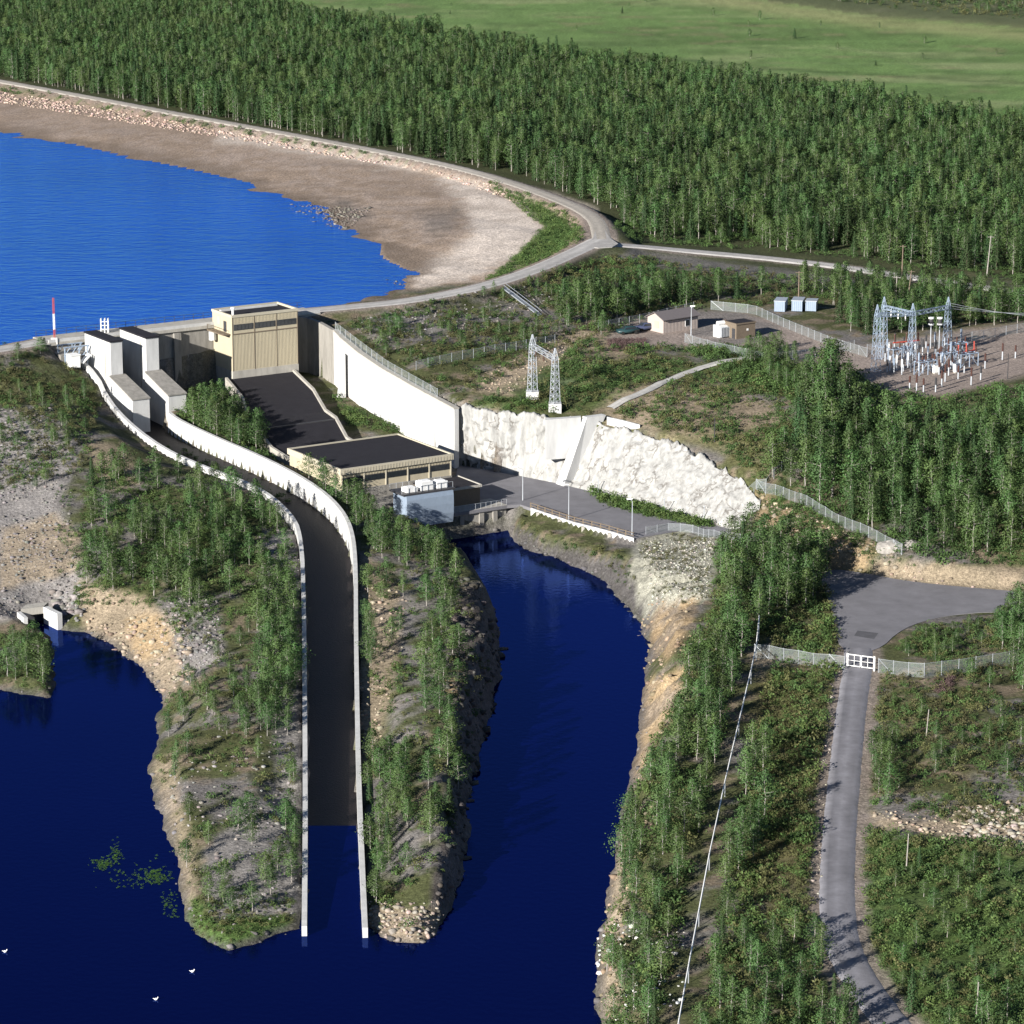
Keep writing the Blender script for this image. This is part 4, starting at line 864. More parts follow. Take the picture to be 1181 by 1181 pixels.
# ---- sheds, transformer, bins, cars
def frame_at(p, ang):
    c, s = cos(ang), sin(ang)
    return lambda a, bb, z=None: ((p.x + a * c - bb * s, p.y + a * s + bb * c) if z is None else Vector((p.x + a * c - bb * s, p.y + a * s + bb * c, z)))
sp0 = P(765, 384, 17); F = frame_at(sp0, radians(38)); sh = empty('gable_shed', sp0, 'beige wooden shed with low grey gable roof next to the parked cars', 'shed')
z0 = 16.8; hl, hw_ = 8.6, 4.6
b = MB(); b.box(0, hl, 0, hw_, z0, z0 + 2.7, F)
for e in (0, hl): b.add([F(e, 0, z0 + 2.7), F(e, hw_, z0 + 2.7), F(e, hw_ / 2, z0 + 3.7)], [(0, 1, 2) if e else (0, 2, 1)])
for k in range(24): b.box(.2 + k * .35, .26 + k * .35, -.03, 0, z0, z0 + 2.6, F)
b.build('wall', M['pinkwall'], sh)
b = MB()
for s in (0, 1):
    y0, y1 = (-.45, hw_ / 2) if s == 0 else (hw_ + .45, hw_ / 2)
    za = z0 + 2.7 - .45 * 1 / (hw_ / 2) + .06
    vs = [F(-.4, y0, za), F(hl + .4, y0, za), F(hl + .4, y1, z0 + 3.78), F(-.4, y1, z0 + 3.78)]
    b.add(vs + [p + Vector((0, 0, .14)) for p in vs], [(0, 1, 2, 3), (4, 5, 6, 7), (0, 1, 5, 4), (1, 2, 6, 5), (2, 3, 7, 6), (3, 0, 4, 7)])
b.build('roof', M['shedroof'], sh)
b = MB(); b.box(-.05, 0, 1.4, 2.7, z0 + .9, z0 + 2.2, F); b.build('shutter', M['yellow'], sh)
b = MB(); b.box(5.4, 6.5, -.06, 0, z0 + .8, z0 + 2.1, F); wn = b.build('window', M['white'], sh)
b = MB(); b.box(5.5, 6.4, -.09, -.05, z0 + .9, z0 + 2.0, F); b.build('pane', M['glass'], wn)
b = MB(); b.box(.1, hl - .1, -.05, -.01, z0 + 2.35, z0 + 2.6, F); b.build('vent_strip', M['dark'], sh)
tp0 = P(862, 389, 17); F = frame_at(tp0, radians(33)); th_ = empty('transformer_house', tp0, 'small square brown transformer house with flat dark roof', 'building')
b = MB(); b.box(-2.6, 1.8, 0, 3.6, 16.7, 19.6, F); b.build('wall', M['brown'], th_)
b = MB(); b.box(-2.75, 1.95, -.15, 3.75, 19.62, 19.85, F); b.build('roof_edge', M['brown'], th_)
b = MB(); b.box(-2.5, 1.7, .1, 3.5, 19.86, 19.9, F); b.build('roof', M['bitumen'], th_)
b = MB(); b.box(-.2, .2, -.05, 0, 18.3, 18.7, F); b.build('lamp', M['white'], th_)
b = MB(); b.box(-2.66, -2.6, .4, 1.3, 16.9, 18.8, F); b.build('door', M['dark'], th_)
tp1 = P(836, 388, 17); F = frame_at(tp1, radians(33)); tr_ = empty('power_transformer', tp1, 'pale grey oil transformer with cooling fins beside the brown house', 'transformer')
b = MB(); b.box(-1.4, 1.3, -.2, 1.8, 16.9, 19.1, F); b.build('tank', M['white'], tr_)
b = MB()
for k in range(8): b.box(-1.35 + k * .34, -1.2 + k * .34, -.85, -.2, 17.1, 18.9, F)
b.build('cooling_fin', M['steel'], tr_)
b = MB(); b.bar(F(-1.2, .8, 19.5), F(.4, .8, 19.5), .4, 10); b.build('expansion_tank', M['white'], tr_)
b = MB()
for k in range(3): b.bar(F(.3 + k * .4, 1.2, 19.1), F(.3 + k * .4, 1.2, 20.0), .12, 6, .05)
b.build('bushing', M['brownp'], tr_)
b = MB(); b.box(1.4, 2.6, 0, 1.7, 16.9, 18.8, F); b.build('cable_box', M['dark'], tr_)
for k, (qx, sc, lab) in enumerate(((899, 1.0, 'left of three grey ribbed steel containers at the forest edge'), (919, 1.0, 'middle of three grey ribbed steel containers at the forest edge'), (935, .72, 'rightmost and smallest of three grey ribbed steel containers at the forest edge'))):
    p = P(qx, 360 - k * .4, 17); p.z = float(hz(p.x, p.y)); F = frame_at(p, radians(-12)); c = empty('steel_container', p, lab, 'container', 'steel containers at the forest edge')
    b = MB(); b.box(-1.05, 1.05, 0, 4 * sc, p.z + .1, p.z + 2.1 * (.8 + .2 * sc), F)
    for j in range(6): b.box(-1.0 + j * .38, -.9 + j * .38, -.07, 0, p.z + .1, p.z + 2.0 * (.8 + .2 * sc), F)
    b.build('body', M['steelb'], c)
    b = MB(); b.box(-1.15, 1.15, -.1, 4 * sc + .1, p.z + 2.1 * (.8 + .2 * sc) + .01, p.z + 2.1 * (.8 + .2 * sc) + .14, F); b.build('lid', M['steel'], c)
    b = MB()
    for j in (-.8, .8): b.box(j - .08, j + .08, .1, 4 * sc - .1, p.z - .2, p.z + .1, F)
    b.build('skid', M['dark'], c)
def make_car(p, ang, m, lab, L=4.3):
    F = frame_at(p, ang); c = empty('parked_car', p, lab, 'car', 'parked cars'); z = p.z
    prof = [(-L/2, .35), (-L/2, .8), (-L/2 + .15, .95), (-1.25, 1.0), (-.7, 1.42), (1.2, 1.46), (1.95, .98), (L/2 - .05, .9), (L/2, .35)]
    b = MB(); n = len(prof); vs = []
    for sgn in (-1, 1):
        for a, h in prof: vs.append(F(a, sgn * (.82 if h < 1.1 else .66), z + h))
    b.add(vs, [tuple(range(n))[::-1], tuple(range(n, 2 * n))] + [(i, (i + 1) % n, n + (i + 1) % n, n + i) for i in range(n)]); b.build('body', m, c, True)
    b = MB(); b.add([F(-1.2, -.68, z + 1.03), F(-1.2, .68, z + 1.03), F(-.74, .6, z + 1.43), F(-.74, -.6, z + 1.43)], [(0, 1, 2, 3)]); b.v = [(x, y, zz + .02) for x, y, zz in b.v]
    for sgn in (-1, 1): b.add([F(-.95, sgn * .835, z + 1.0), F(1.7, sgn * .835, z + 1.0), F(1.15, sgn * .70, z + 1.38), F(-.6, sgn * .70, z + 1.36)], [(0, 1, 2, 3)])
    b.build('windows', M['glass'], c)
    for a in (-1.3, 1.35):
        for sgn in (-1, 1): b = MB(); b.bar(F(a, sgn * .62, z + .32), F(a, sgn * .85, z + .32), .32, 12); b.build('wheel', M['tyre'], c)
make_car(G(724, 385), radians(20), M['car'], 'dark green parked car, nearer of the two by the beige shed')
make_car(G(745, 381), radians(25), M['car2'], 'dark blue parked car close against the beige shed wall')
# ---- substation
gn = empty('substation_gantry', P(1050, 420, 17), 'tall grey steel lattice gantry of four masts over the substation yard', 'gantry')
tops = []
for bx, by, h in ((1018, 413, 11.4), (1010, 427, 12.0), (1051, 420, 11.2), (1092, 403, 9.9)):
    p = P(bx, by, 17); p.z = 16.9; b = MB(); b.lattice(p, p + Vector((0, 0, h - 1.9)), 1.3, .7, 9, .036); b.lattice(p + Vector((0, 0, h - 1.9)), p + Vector((0, 0, h)), .7, .08, 3, .04); b.build('mast', M['steelb'], gn); tops.append(p + Vector((0, 0, h - 1.9)))
for i, j in ((0, 2), (1, 2), (2, 3)):
    b = MB(); b.lattice(tops[i], tops[j], .65, .65, 9, .045); b.build('beam', M['steelb'], gn)
for t in (.25, .5, .75):
    q_ = tops[0].lerp(tops[2], t); b = MB(); b.bar(q_, q_ - Vector((0, 0, 1.5)), .05, 5)
    for k in range(6): b.bar(q_ - Vector((0, 0, .4 + .2 * k)), q_ - Vector((0, 0, .52 + .2 * k)), .13, 6)
    b.build('insulator', M['white'], gn)
def ins(p, h, m1, m2, lab, kind='insulator_post'):
    o = empty(kind, p, lab, 'insulator', 'insulator posts in the substation')
    b = MB(); b.bar(p, p + Vector((0, 0, h * .5)), .14, 6); b.build('stand', m1, o)
    b = MB()
    for k in range(7): b.bar(p + Vector((0, 0, h * (.5 + k * .068))), p + Vector((0, 0, h * (.535 + k * .068))), .2, 8); 
    b.bar(p + Vector((0, 0, h * .5)), p + Vector((0, 0, h)), .09, 6); b.build('insulator', m2, o)
LI = 'slim insulator post on a grey stand in the open substation yard'; LW = 'stout white insulator post in the front rows of the substation yard'
for q_ in ((1026, 428), (1034, 427), (1040, 432), (1047, 424), (1025, 412), (1055, 414)): ins(P(*q_, 17), 2.8, M['steel'], M['white'], LW, 'white_insulator')
for q_ in ((1049, 449), (1057, 451), (1065, 452), (1079, 452), (1105, 437), (1112, 430), (1120, 444), (1131, 438), (1090, 440), (1064, 428), (1075, 425), (1083, 432), (1098, 425), (1070, 412), (1064, 409), (1078, 410), (1085, 418), (1136, 425), (1156, 415), (1171, 413), (1086, 446), (1094, 433)):
    ins(P(*q_, 17), random.uniform(2.4, 3.2), M['steel'], M['brownp'] if random.random() < .6 else M['dark'], LI)
for (x0, y0, x1, y1, lab) in ((1030, 405, 1060, 402, 'row of disconnectors with a red beam on the back stands of the substation'), (1104, 418, 1124, 413, 'three red circuit breaker poles on a stand at the right of the substation')):
    p, q_ = P(x0, y0, 17), P(x1, y1, 17); o = empty('circuit_breaker', p, lab, 'breaker')
    b = MB()
    for t in (.05, .5, .95): r = p.lerp(q_, t); b.bar(r, r + Vector((0, 0, 1.5)), .1, 6)
    b.build('stand', M['steel'], o)
    b = MB(); b.bar(p + Vector((0, 0, 1.55)), q_ + Vector((0, 0, 1.55)), .14, 6); b.build('beam', M['red'], o)
    for t in (.05, .5, .95):
        r = p.lerp(q_, t); b = MB(); b.bar(r + Vector((0, 0, 1.6)), r + Vector((0, 0, 2.9)), .15, 8, .1); b.ball(r + Vector((0, 0, 3.0)), .16); b.build('pole', M['red'] if x0 > 1100 else M['brownp'], o)
for k in range(30): ins(P(1022 + (k % 10) * 9.5 + random.uniform(-2, 2), 404 + (k // 10) * 13 + (k % 10) * -.6 + random.uniform(-1, 1), 17), random.uniform(2.2, 3.4), M['steel'], M['dark'] if k % 3 else M['steelb'], LI)
for k, (qx, qy) in enumerate(((1030, 418), (1060, 433), (1086, 423), (1108, 424), (1096, 412))):
    p = P(qx, qy, 17); p.z = 16.9; o = empty('bus_frame', p, 'low blue grey steel support frame carrying short insulators in the switchyard', 'frame', 'bus support frames in the switchyard'); F = frame_at(p, radians(32))
    b = MB()
    for a in (0, 2, 4):
        for bb in (0, 1.4): b.bar(F(a, bb, 16.9), F(a, bb, 19.3), .09, 5)
    for bb in (0, 1.4): b.bar(F(0, bb, 19.3), F(4, bb, 19.3), .1, 5); b.bar(F(0, bb, 16.9), F(2, bb, 19.3), .05, 4); b.bar(F(4, bb, 16.9), F(2, bb, 19.3), .05, 4)
    for a in (0, 2, 4): b.bar(F(a, 0, 19.3), F(a, 1.4, 19.3), .09, 5)
    b.build('frame', M['steelb'], o)
    for a in (0, 2, 4): b = MB(); b.bar(F(a, .7, 19.3), F(a, .7, 20.4), .15, 7, .1); b.build('insulator', M['brownp'], o)
for k, qx in enumerate((1073, 1083)):
    p = P(qx, 402, 17); o = empty('line_trap', p, 'white capped black coil on a pole, ' + ('left' if k == 0 else 'right') + ' of the pair before the rear fence', 'coil', 'line traps')
    b = MB(); b.bar(p, p + Vector((0, 0, 4.4)), .1, 6); b.build('pole', M['steel'], o)
    b = MB(); b.bar(p + Vector((0, 0, 4.7)), p + Vector((0, 0, 5.6)), .42, 12); b.build('coil', M['dark'], o)
    b = MB(); b.bar(p + Vector((0, 0, 5.6)), p + Vector((0, 0, 5.85)), .52, 12); b.bar(p + Vector((0, 0, 4.42)), p + Vector((0, 0, 4.7)), .52, 12); b.build('cap', M['white'], o)
for q_, lab in (((1103, 430), 'grey control cabinet below the red breaker poles'), ((1079, 431), 'white control cabinet in the middle of the substation yard'), ((863, 411), 'white cabinet standing at the upper end of the footpath')):
    p = G(*q_); F = frame_at(p, radians(30)); o = empty('control_cabinet', p, lab, 'cabinet'); b = MB(); b.box(-.5, .5, -.35, .35, p.z + .25, p.z + 1.6, F); b.build('body', M['white'], o)
    b = MB(); b.box(-.56, .56, -.41, .41, p.z + 1.61, p.z + 1.7, F); b.build('lid', M['steel'], o); b = MB(); b.box(-.45, .45, -.3, .3, p.z - .1, p.z + .24, F); b.build('plinth', M['concrete'], o)
def polewood(base, h, lab, lean=0, m='wood', top=.09):
    if h < 5: tag(MB().bar(base - Vector((0, 0, .3)), base + Vector((lean, 0, h)), .09, 7, .06).build('thin_pole', M[m]), lab, 'pole'); return
    o = empty('utility_pole', base, lab, 'pole'); b = MB(); b.bar(base - Vector((0, 0, .3)), base + Vector((lean, 0, h)), .15, 7, top); b.build('pole', M[m], o)
    b = MB(); t = base + Vector((lean, 0, h - .3)); b.bar(t - Vector((.7, 0, 0)), t + Vector((.7, 0, 0)), .06, 5); b.build('cross_arm', M[m], o)
polewood(G(1138, 318), 8.5, 'tall pale pole rising from the forest edge behind the substation', .6, 'bark')
polewood(G(1040, 318), 6.5, 'wooden utility pole where the forest road disappears among trees', .1)
polewood(G(1033, 350), 5.5, 'slim grey pole among birches left of the leaning brown one', .1, 'bark'); polewood(G(1046, 352), 7, 'leaning brown wooden pole behind the steel gantry', .7)
polewood(G(921, 346), 5.8, 'thin pole standing in front of the middle steel container', 0)
polewood(G(1162, 437), 4.6, 'dark short pole at the right end of the substation yard', 0, 'dark')
polewood(G(824, 510), 4.2, 'thin dark pole casting a long shadow on the bushy slope', 0, 'dark')
polewood(G(1068, 850), 3.6, 'thin pale pole in the heath right of the road gate', .25, 'bark', .05)
polewood(G(1045, 1005), 4.4, 'thin pale pole below the bare earth bank at the right', .15, 'bark', .05)
polewood(G(1126, 1172), 3.6, 'thin pale pole in the thick bushes at the lower right', .1, 'bark', .05)
def wire(p, q_, sag, lab, r=.03, m='steel'):
    b = MB(); pr = None
    for i in range(13):
        t = i / 12; c = Vector(p).lerp(Vector(q_), t) - Vector((0, 0, sag * 4 * t * (1 - t)))
        if pr is not None: b.bar(pr, c, r, 4)
        pr = c
    return tag(b.build('overhead_wire', M[m]), lab, 'wire', 'power lines at the substation')
for k in range(3):
    q_ = tops[3] + Vector((0, 0, -.2 + .5 * k)); wire(q_, P(1300, 352 + k * 7, 22), 1.2, 'thin line running right from the substation gantry over the rear fence', .035)
# pale cable on stakes along the right bank
oc = empty('cable_line', G(870, 760), 'white cable carried on short stakes through the birches of the right bank', 'cable')
cpt = [(875, 705), (872, 740), (866, 770), (852, 830), (836, 900), (818, 985), (806, 1050), (794, 1115), (783, 1178), (770, 1260)]
cq = [G(*q_) for q_ in cpt]; cz = [3.6, 2.4, 2.0, 2.0, 2.0, 2.0, 2.0, 2.0, 2.0, 2.0]
cq = []; 
for (cx_, cy_), h in zip(cpt, cz):
    q_ = G(cx_, cy_ + h * 9.5); cq.append(q_ + Vector((0, 0, h)))
b = MB()
for i in range(len(cq) - 1): b.bar(cq[i], cq[i + 1], .085, 5)
b.build('cable', M['white'], oc)
for c, h in zip(cq, cz): b = MB(); b.bar(c - Vector((0, 0, h + .2)), c + Vector((0, 0, .15)), .06, 5); b.build('stake', M['steel'], oc)
# culvert on the left shore
cv = empty('culvert_outlet', P(50, 726, 0), 'pale concrete culvert outlet with one bright wing wall at the foot of the stone slope', 'culvert')
q0, q1, q2 = P(50, 700, 2.5), P(66, 708, 2.5), P(24, 703, 2.5); w1 = P(32, 712, 2.2)
def pw(b, p, q_, th, z0, z1): 
    d = (q_ - p); d.z = 0; d.normalize(); n2 = Vector((-d.y, d.x, 0)) * th; b.prism([p[:2], q_[:2], (q_ + n2)[:2], (p + n2)[:2]], z0, z1)
b = MB(); pw(b, q0, q1, .8, -1.5, 2.5); b.build('wing_wall', M['concrete_w'], cv); b = MB(); pw(b, w1, q2, .6, -1.5, 2.2); b.build('wing_wall', M['concrete_w'], cv)
b = MB(); n2 = Vector((.4, 2.6, 0)); b.prism([q2[:2], q0[:2], (q0 + n2)[:2], (q2 + n2)[:2]], 1.5, 2.55); b.build('roof_slab', M['concrete'], cv)
b = MB(); b.prism([(q2 + n2 * .7)[:2], (q0 + n2 * .7)[:2], (q0 + n2)[:2], (q2 + n2)[:2]], -1.5, 1.49); b.build('opening_shade', M['dark'], cv)  # dark panel painting the shade inside the culvert opening
# stair down the dam slope
s0, s1 = G(582, 335), G(623, 366); stt = empty('slope_stair', s0, 'grey steel stair running down the dam slope below the crest road', 'stairs')
for o in (-.5, .5):
    b = MB(); oo = Vector((o * .6, o, 0)); b.bar(s0 + oo + Vector((0, 0, .4)), s1 + oo + Vector((0, 0, .4)), .1, 5); b.bar(s0 + oo + Vector((0, 0, 1.2)), s1 + oo + Vector((0, 0, 1.2)), .05, 5); b.build('stringer', M['steel'], stt)
b = MB()
for k in range(40):
    c = s0.lerp(s1, k / 39) + Vector((0, 0, .45)); b.bar(c + Vector((-.3, -.5, 0)), c + Vector((.3, .5, 0)), .1, 4)
b.build('tread', M['steel'], stt)
# birds on the water
for q_, lab in (((6, 1098), 'white bird floating by itself at the left edge of the dark water'), ((222, 1121), 'white bird floating just below the left peninsula'), ((180, 1153), 'lowest white bird floating on the dark water')):
    p = P(q_[0], q_[1], 0); o = empty('water_bird', p, lab, 'bird', 'white birds on the water')
    b = MB(); b.ball(p + Vector((0, 0, .08)), .2, .6); b.bar(p + Vector((-.16, 0, .1)), p + Vector((-.34, 0, .17)), .07, 6, .02); b.ball(p + Vector((.2, 0, .27)), .07); b.bar(p + Vector((.15, 0, .13)), p + Vector((.2, 0, .27)), .05, 6); b.build('body', M['white'], o, True)
#__VEG__
# ================================================================= VEGETATION
NRM = []
def leaf_cards(c, n, spread, size, rng, flat=.6, axis=None):
    """n small leaf sprays round each clump centre c[k]"""
    k = len(c); ctr = np.repeat(c, n, 0) + rng.normal(0, 1, (k * n, 3)) * np.repeat(np.asarray(spread).reshape(-1, 1) * np.ones((k, 1)), n, 0) * np.array((1, 1, .8))
    a = rng.normal(0, 1, (k * n, 3)); a /= np.linalg.norm(a, axis=1)[:, None]
    t = rng.normal(0, 1, (k * n, 3)); bb = np.cross(a, t); bb /= np.linalg.norm(bb, axis=1)[:, None]
    s = size * rng.uniform(.6, 1.25, (k * n, 1)); a = a * s; bb = bb * s * flat
    if axis is not None:        # leaf sprays face outwards from the stem
        out = ctr - np.c_[ctr[:, :2] * 0, np.full(len(ctr), 0)] * 1.0; out = np.c_[ctr[:, :2], np.zeros(len(ctr))]; out /= np.linalg.norm(out, axis=1)[:, None] + 1e-6; out[:, 2] = .35 + .5 * np.clip((ctr[:, 2] - .75) / .25, 0, 1)
        flip = (np.cross(a, bb) * out).sum(1) < 0; bb[flip] *= -1
    v = np.stack([ctr - a, ctr - bb * .9, ctr + a, ctr + bb * .9], 1).reshape(-1, 3)
    if axis is not None: v[:] = np.stack([ctr - a, ctr - bb * .9, ctr + a, ctr + bb * .9], 1).reshape(-1, 3); NRM.append(np.repeat(out, 4, 0))
    return v, np.arange(len(v)).reshape(-1, 4)
def birch_meshes(seed):
    r = np.random.default_rng(seed); b = MB(); pts = []; lean = r.normal(0, .012, 2); wob = r.normal(0, .006, (9, 2))
    for i in range(9):
        t = i / 8; pts.append(Vector((lean[0] * t * t + wob[i, 0] * (t > 0), lean[1] * t * t + wob[i, 1] * (t > 0), t * .96 - .03)))
    rad = lambda t: .0105 * (1 - t) ** .8 + .0015
    for i in range(8): b.bar(pts[i], pts[i + 1], rad(i / 8), 6, rad((i + 1) / 8))
    R = r.uniform(.125, .195); base = r.uniform(.07, .24); pk = r.uniform(.5, .85)
    prof = lambda t: R * np.sin(np.pi * np.clip(t, 0, 1) ** pk) ** .75 + .012
    cs = []; sp = []
    nb = int(r.integers(20, 27)); az = r.uniform(0, 6.28)
    for k in range(nb):                                       # limbs, each with clumps along it
        t = (k + r.uniform(0, 1)) / nb; h = base + (1 - base) * t * .97; az += 2.4 + r.normal(0, .4)
        L = float(prof(t)) * r.uniform(.55, 1.15); i = min(int(h * 8), 7); p0 = pts[i].lerp(pts[i + 1], min(1, max(0, (h + .03) / .96 * 8 - i)))
        e = Vector((p0.x + cos(az) * L, p0.y + sin(az) * L, p0.z + L * r.uniform(.1, .55)))
        if k % 2 == 0: b.bar(p0, e, .004, 4, .0015)
        for f in ((1.0, .55) if L > .05 else (.6,)):
            q = p0.lerp(e, f); cs.append((q.x, q.y, q.z)); sp.append(.022 + .25 * L * r.uniform(.7, 1.2))
    v, q = leaf_cards(np.array(cs), 29, np.array(sp), .0185, r, .62, axis=1)
    return b, v, q
def spruce_meshes(seed):
    r = np.random.default_rng(seed); b = MB(); b.bar((0, 0, -.03), (0, 0, .97), .018, 6, .002)
    R = r.uniform(.13, .18); V_ = []; Q_ = []; n = 0
    for k in range(17):
        t = k / 16; h = .07 + .9 * t; nb = 9 if t < .7 else 6; L0 = R * (1 - t) ** .85 + .012
        for j in range(nb):
            az = 6.283 * j / nb + k * .7 + r.normal(0, .15); L = L0 * r.uniform(.7, 1.15)
            for f in np.linspace(.25, 1, 3 if t > .6 else 4):
                c = np.array([[cos(az) * L * f, sin(az) * L * f, h - L * f * .45 + r.normal(0, .006)]])
                v, q = leaf_cards(c, 3, np.array([.013]), .021, r, .55, axis=1); V_.append(v); Q_.append(q + n); n += len(v)
    return b, np.concatenate(V_), np.concatenate(Q_)
TREEM = {'birch_tree': [], 'spruce_tree': []}
for kind, fn, n_, lm, bm in (('birch_tree', birch_meshes, 8, 'leaf', 'bark'), ('spruce_tree', spruce_meshes, 4, 'needle', 'bark2')):
    for s in range(n_):
        b, v, q = fn(100 + s * 7)
        tm = bpy.data.meshes.new('trunk'); tm.from_pydata(b.v, [], b.f); tm.materials.append(M[bm])
        cm = np_mesh('crown', v, q, M[lm]); nn = np.concatenate(NRM); NRM.clear()
        fnrm = np.repeat(np.cross(v[1::4] - v[0::4], v[3::4] - v[0::4]), 4, 0); fnrm /= np.linalg.norm(fnrm, axis=1)[:, None] + 1e-9
        nn = nn / np.linalg.norm(nn, axis=1)[:, None] * .75 + fnrm * .35; nn /= np.linalg.norm(nn, axis=1)[:, None]
        cm.polygons.foreach_set('use_smooth', np.ones(len(q), bool)); cm.normals_split_custom_set(nn.tolist())
        TREEM[kind].append((tm, cm))

# ---- where nothing grows
polyline_blocks = [(road_f, 2.6), (acc, 2.5), (dike, 3.0), (road_r, 2.8), (np.array(dam_left), 3.0), (fp, 1.1), (np.array([tuple(c)[:2] for c in cq]), 1.7)]
damrect = [fr(-33, -14), fr(23, -14), fr(23, -6), fr(19.5, 6), fr(14.5, 50), fr(13, 57), fr(5, 57), fr(8, 84), fr(7, 86), fr(-21, 86), fr(-19, 54), fr(-13, 40), fr(-10.5, 26), fr(-2, 1), fr(-19, 15), fr(-17, -7), fr(-29, 4)]
shed_block = [tuple(P(*q_, 17)[:2]) for q_ in [(740, 392), (850, 402), (985, 402), (1005, 447), (1090, 462), (1181, 436), (1260, 434), (1260, 384), (1181, 376), (1090, 388), (1000, 398), (940, 378), (850, 358), (760, 360), (705, 385), (715, 395)]]
def free(x, y, m=.0):
    ok = ~inpoly(x, y, forecourt) & ~inpoly(x, y, turning) & ~inpoly(x, y, damrect) & ~inpoly(x, y, shed_block) & ~inpoly(x, y, cut_poly)
    for l, hw in polyline_blocks: ok &= segdist(x, y, l)[0] > hw + m
    ok &= (sdist(x, y, chute_poly) > 1.0 + m) & (sdist(x, y, water) > .7 + m * .6)
    return ok
RES_PX = [(-600, 40), (0, 92), (300, 148), (580, 208), (690, 262), (640, 300), (480, 346), (345, 362), (95, 395), (-600, 470)]
def scatter(poly, sp, rng, jit=.48, thin=0.0, nsc=9, seed=0):
    """jittered grid of ground points whose place falls in the photo outline"""
    ws = [G(min(max(p[0], -700), 1900), min(max(p[1], -95), 1300)) for p in poly]
    x0 = min(p.x for p in ws) - 4; x1 = max(p.x for p in ws) + 4; y0 = min(p.y for p in ws) - 6; y1 = max(p.y for p in ws) + 6
    X, Y = np.meshgrid(np.arange(x0, x1, sp), np.arange(y0, y1, sp)); X = X.ravel(); Y = Y.ravel()
    X = X + rng.uniform(-jit, jit, X.shape) * sp; Y = Y + rng.uniform(-jit, jit, Y.shape) * sp
    Z = hz(X, Y); px, py = proj(X, Y, Z); k = inpoly(px, py, poly)
    if thin > 0: k &= (fbm(X, Y, nsc, 300 + seed, 3) * .5 + .5) > thin * rng.uniform(.6, 1.4, X.shape)
    X, Y, Z = X[k], Y[k], Z[k]
    return X, Y, Z
rng = np.random.default_rng(77)
TREES = []        # kind, x, y, z, height, label, group
def wood(poly, sp, h0, h1, lab, grp, spruce=0.0, thin=.3, m=.3, nsc=9):
    X, Y, Z = scatter(poly, sp, rng, thin=thin, nsc=nsc, seed=len(TREES)); k = free(X, Y, m); X, Y, Z = X[k], Y[k], Z[k]
    hn = fbm(X, Y, 12, 330, 2) * .5 + .5; qx, qy = proj(X, Y, Z); clear = inpoly(qx, qy, [(880,340),(958,340),(966,404),(880,400)]) | inpoly(qx, qy, [(575,335),(600,335),(640,372),(632,392),(600,385)])
    for i in np.where(~clear)[0]:
        sprc = rng.random() < spruce
        h = .94 * h0 + .94 * (h1 - h0) * np.clip(hn[i] * .5 + rng.random() * .6, 0, 1)
        TREES.append(('spruce_tree' if sprc else 'birch_tree', X[i], Y[i], Z[i], h, lab, grp))
wood([(0,412),(92,402),(112,470),(95,520),(60,560),(0,580)], 4.2, 2.0, 4.2, 'small young birch on the grey stony slope below the dam crest', 'young birches on the stony dam slope', thin=.45)
wood([(88,640),(105,560),(135,540),(185,545),(240,565),(310,585),(332,640),(318,700),(240,715),(150,695),(95,680)], 3.0, 4.2, 6.8, 'slender birch in the dense grove between stone slope and spillway chute', 'birch grove left of the chute', .03, .5)
wood([(296,690),(340,690),(342,780),(330,860),(298,850)], 2.1, 4.2, 6.4, 'birch in the row along the left wall of the spillway chute', 'birch row along the chute', .02, .3)
wood([(190,815),(240,800),(300,860),(345,900),(347,1010),(300,1055),(235,1065),(205,1000),(188,930)], 3.3, 2.6, 4.8, 'low birch on the tip of the left peninsula', 'birches on the left peninsula tip', .04, .5)
wood([(215,700),(300,720),(300,860),(200,830)], 3.6, 2.2, 4.0, 'small birch among stones halfway down the left peninsula', 'small birches on the left peninsula', 0, .5)
wood([(8,752),(40,752),(58,762),(58,797),(8,790)], 2.6, 4.0, 5.6, 'birch on the small spit in front of the culvert', 'birches on the small spit', 0, .25, m=-.3)
wood([(345,550),(395,556),(425,600),(470,625),(505,642),(528,660),(470,655),(425,640),(405,600)], 2.9, 4.2, 6.2, 'tall birch at the head of the island below the powerhouse', 'tall birches at the island head', .02, .22)
wood([(415,660),(470,690),(455,760),(440,800),(416,800)], 3.4, 3.0, 5.2, 'birch on the island close to the right wall of the chute', 'birches on the island by the chute wall', .02, .45)
wood([(488,650),(530,660),(536,720),(530,790),(525,860),(533,940),(515,1045),(470,1060),(480,960),(492,850),(484,740)], 3.0, 3.4, 5.8, 'birch along the rocky edge of the island above the tailrace', 'birches along the island edge', .04, .44)
wood([(420,860),(470,880),(470,1050),(428,1045)], 2.6, 3.0, 5.4, 'birch on the lower end of the island beside the chute mouth', 'birches on the lower island', .04, .35)
wood([(210,492),(232,470),(290,478),(312,505),(325,528),(285,520),(240,505)], 2.2, 5.0, 7.6, 'birch in the hollow between chute and black penstock cover', 'birches in the hollow by the intake tower', 0, .2, m=.0)
wood([(832,640),(870,625),(955,640),(958,675),(925,705),(882,720),(868,760),(850,760),(828,700)], 2.9, 5.5, 8.6, 'tall birch in the wood between scree slope and turning area', 'birch wood beside the turning area', .08, .32)
wood([(800,760),(850,740),(872,770),(862,830),(842,880),(800,880),(770,870)], 3.1, 4.4, 7.4, 'birch on the right bank above the orange rock', 'birches above the orange rock bank', .03, .25)
wood([(758,870),(838,880),(860,960),(850,1010),(715,1000),(725,950)], 3.5, 3.8, 6.6, 'birch along the white cable on the right bank', 'birches along the cable', .03, .3)
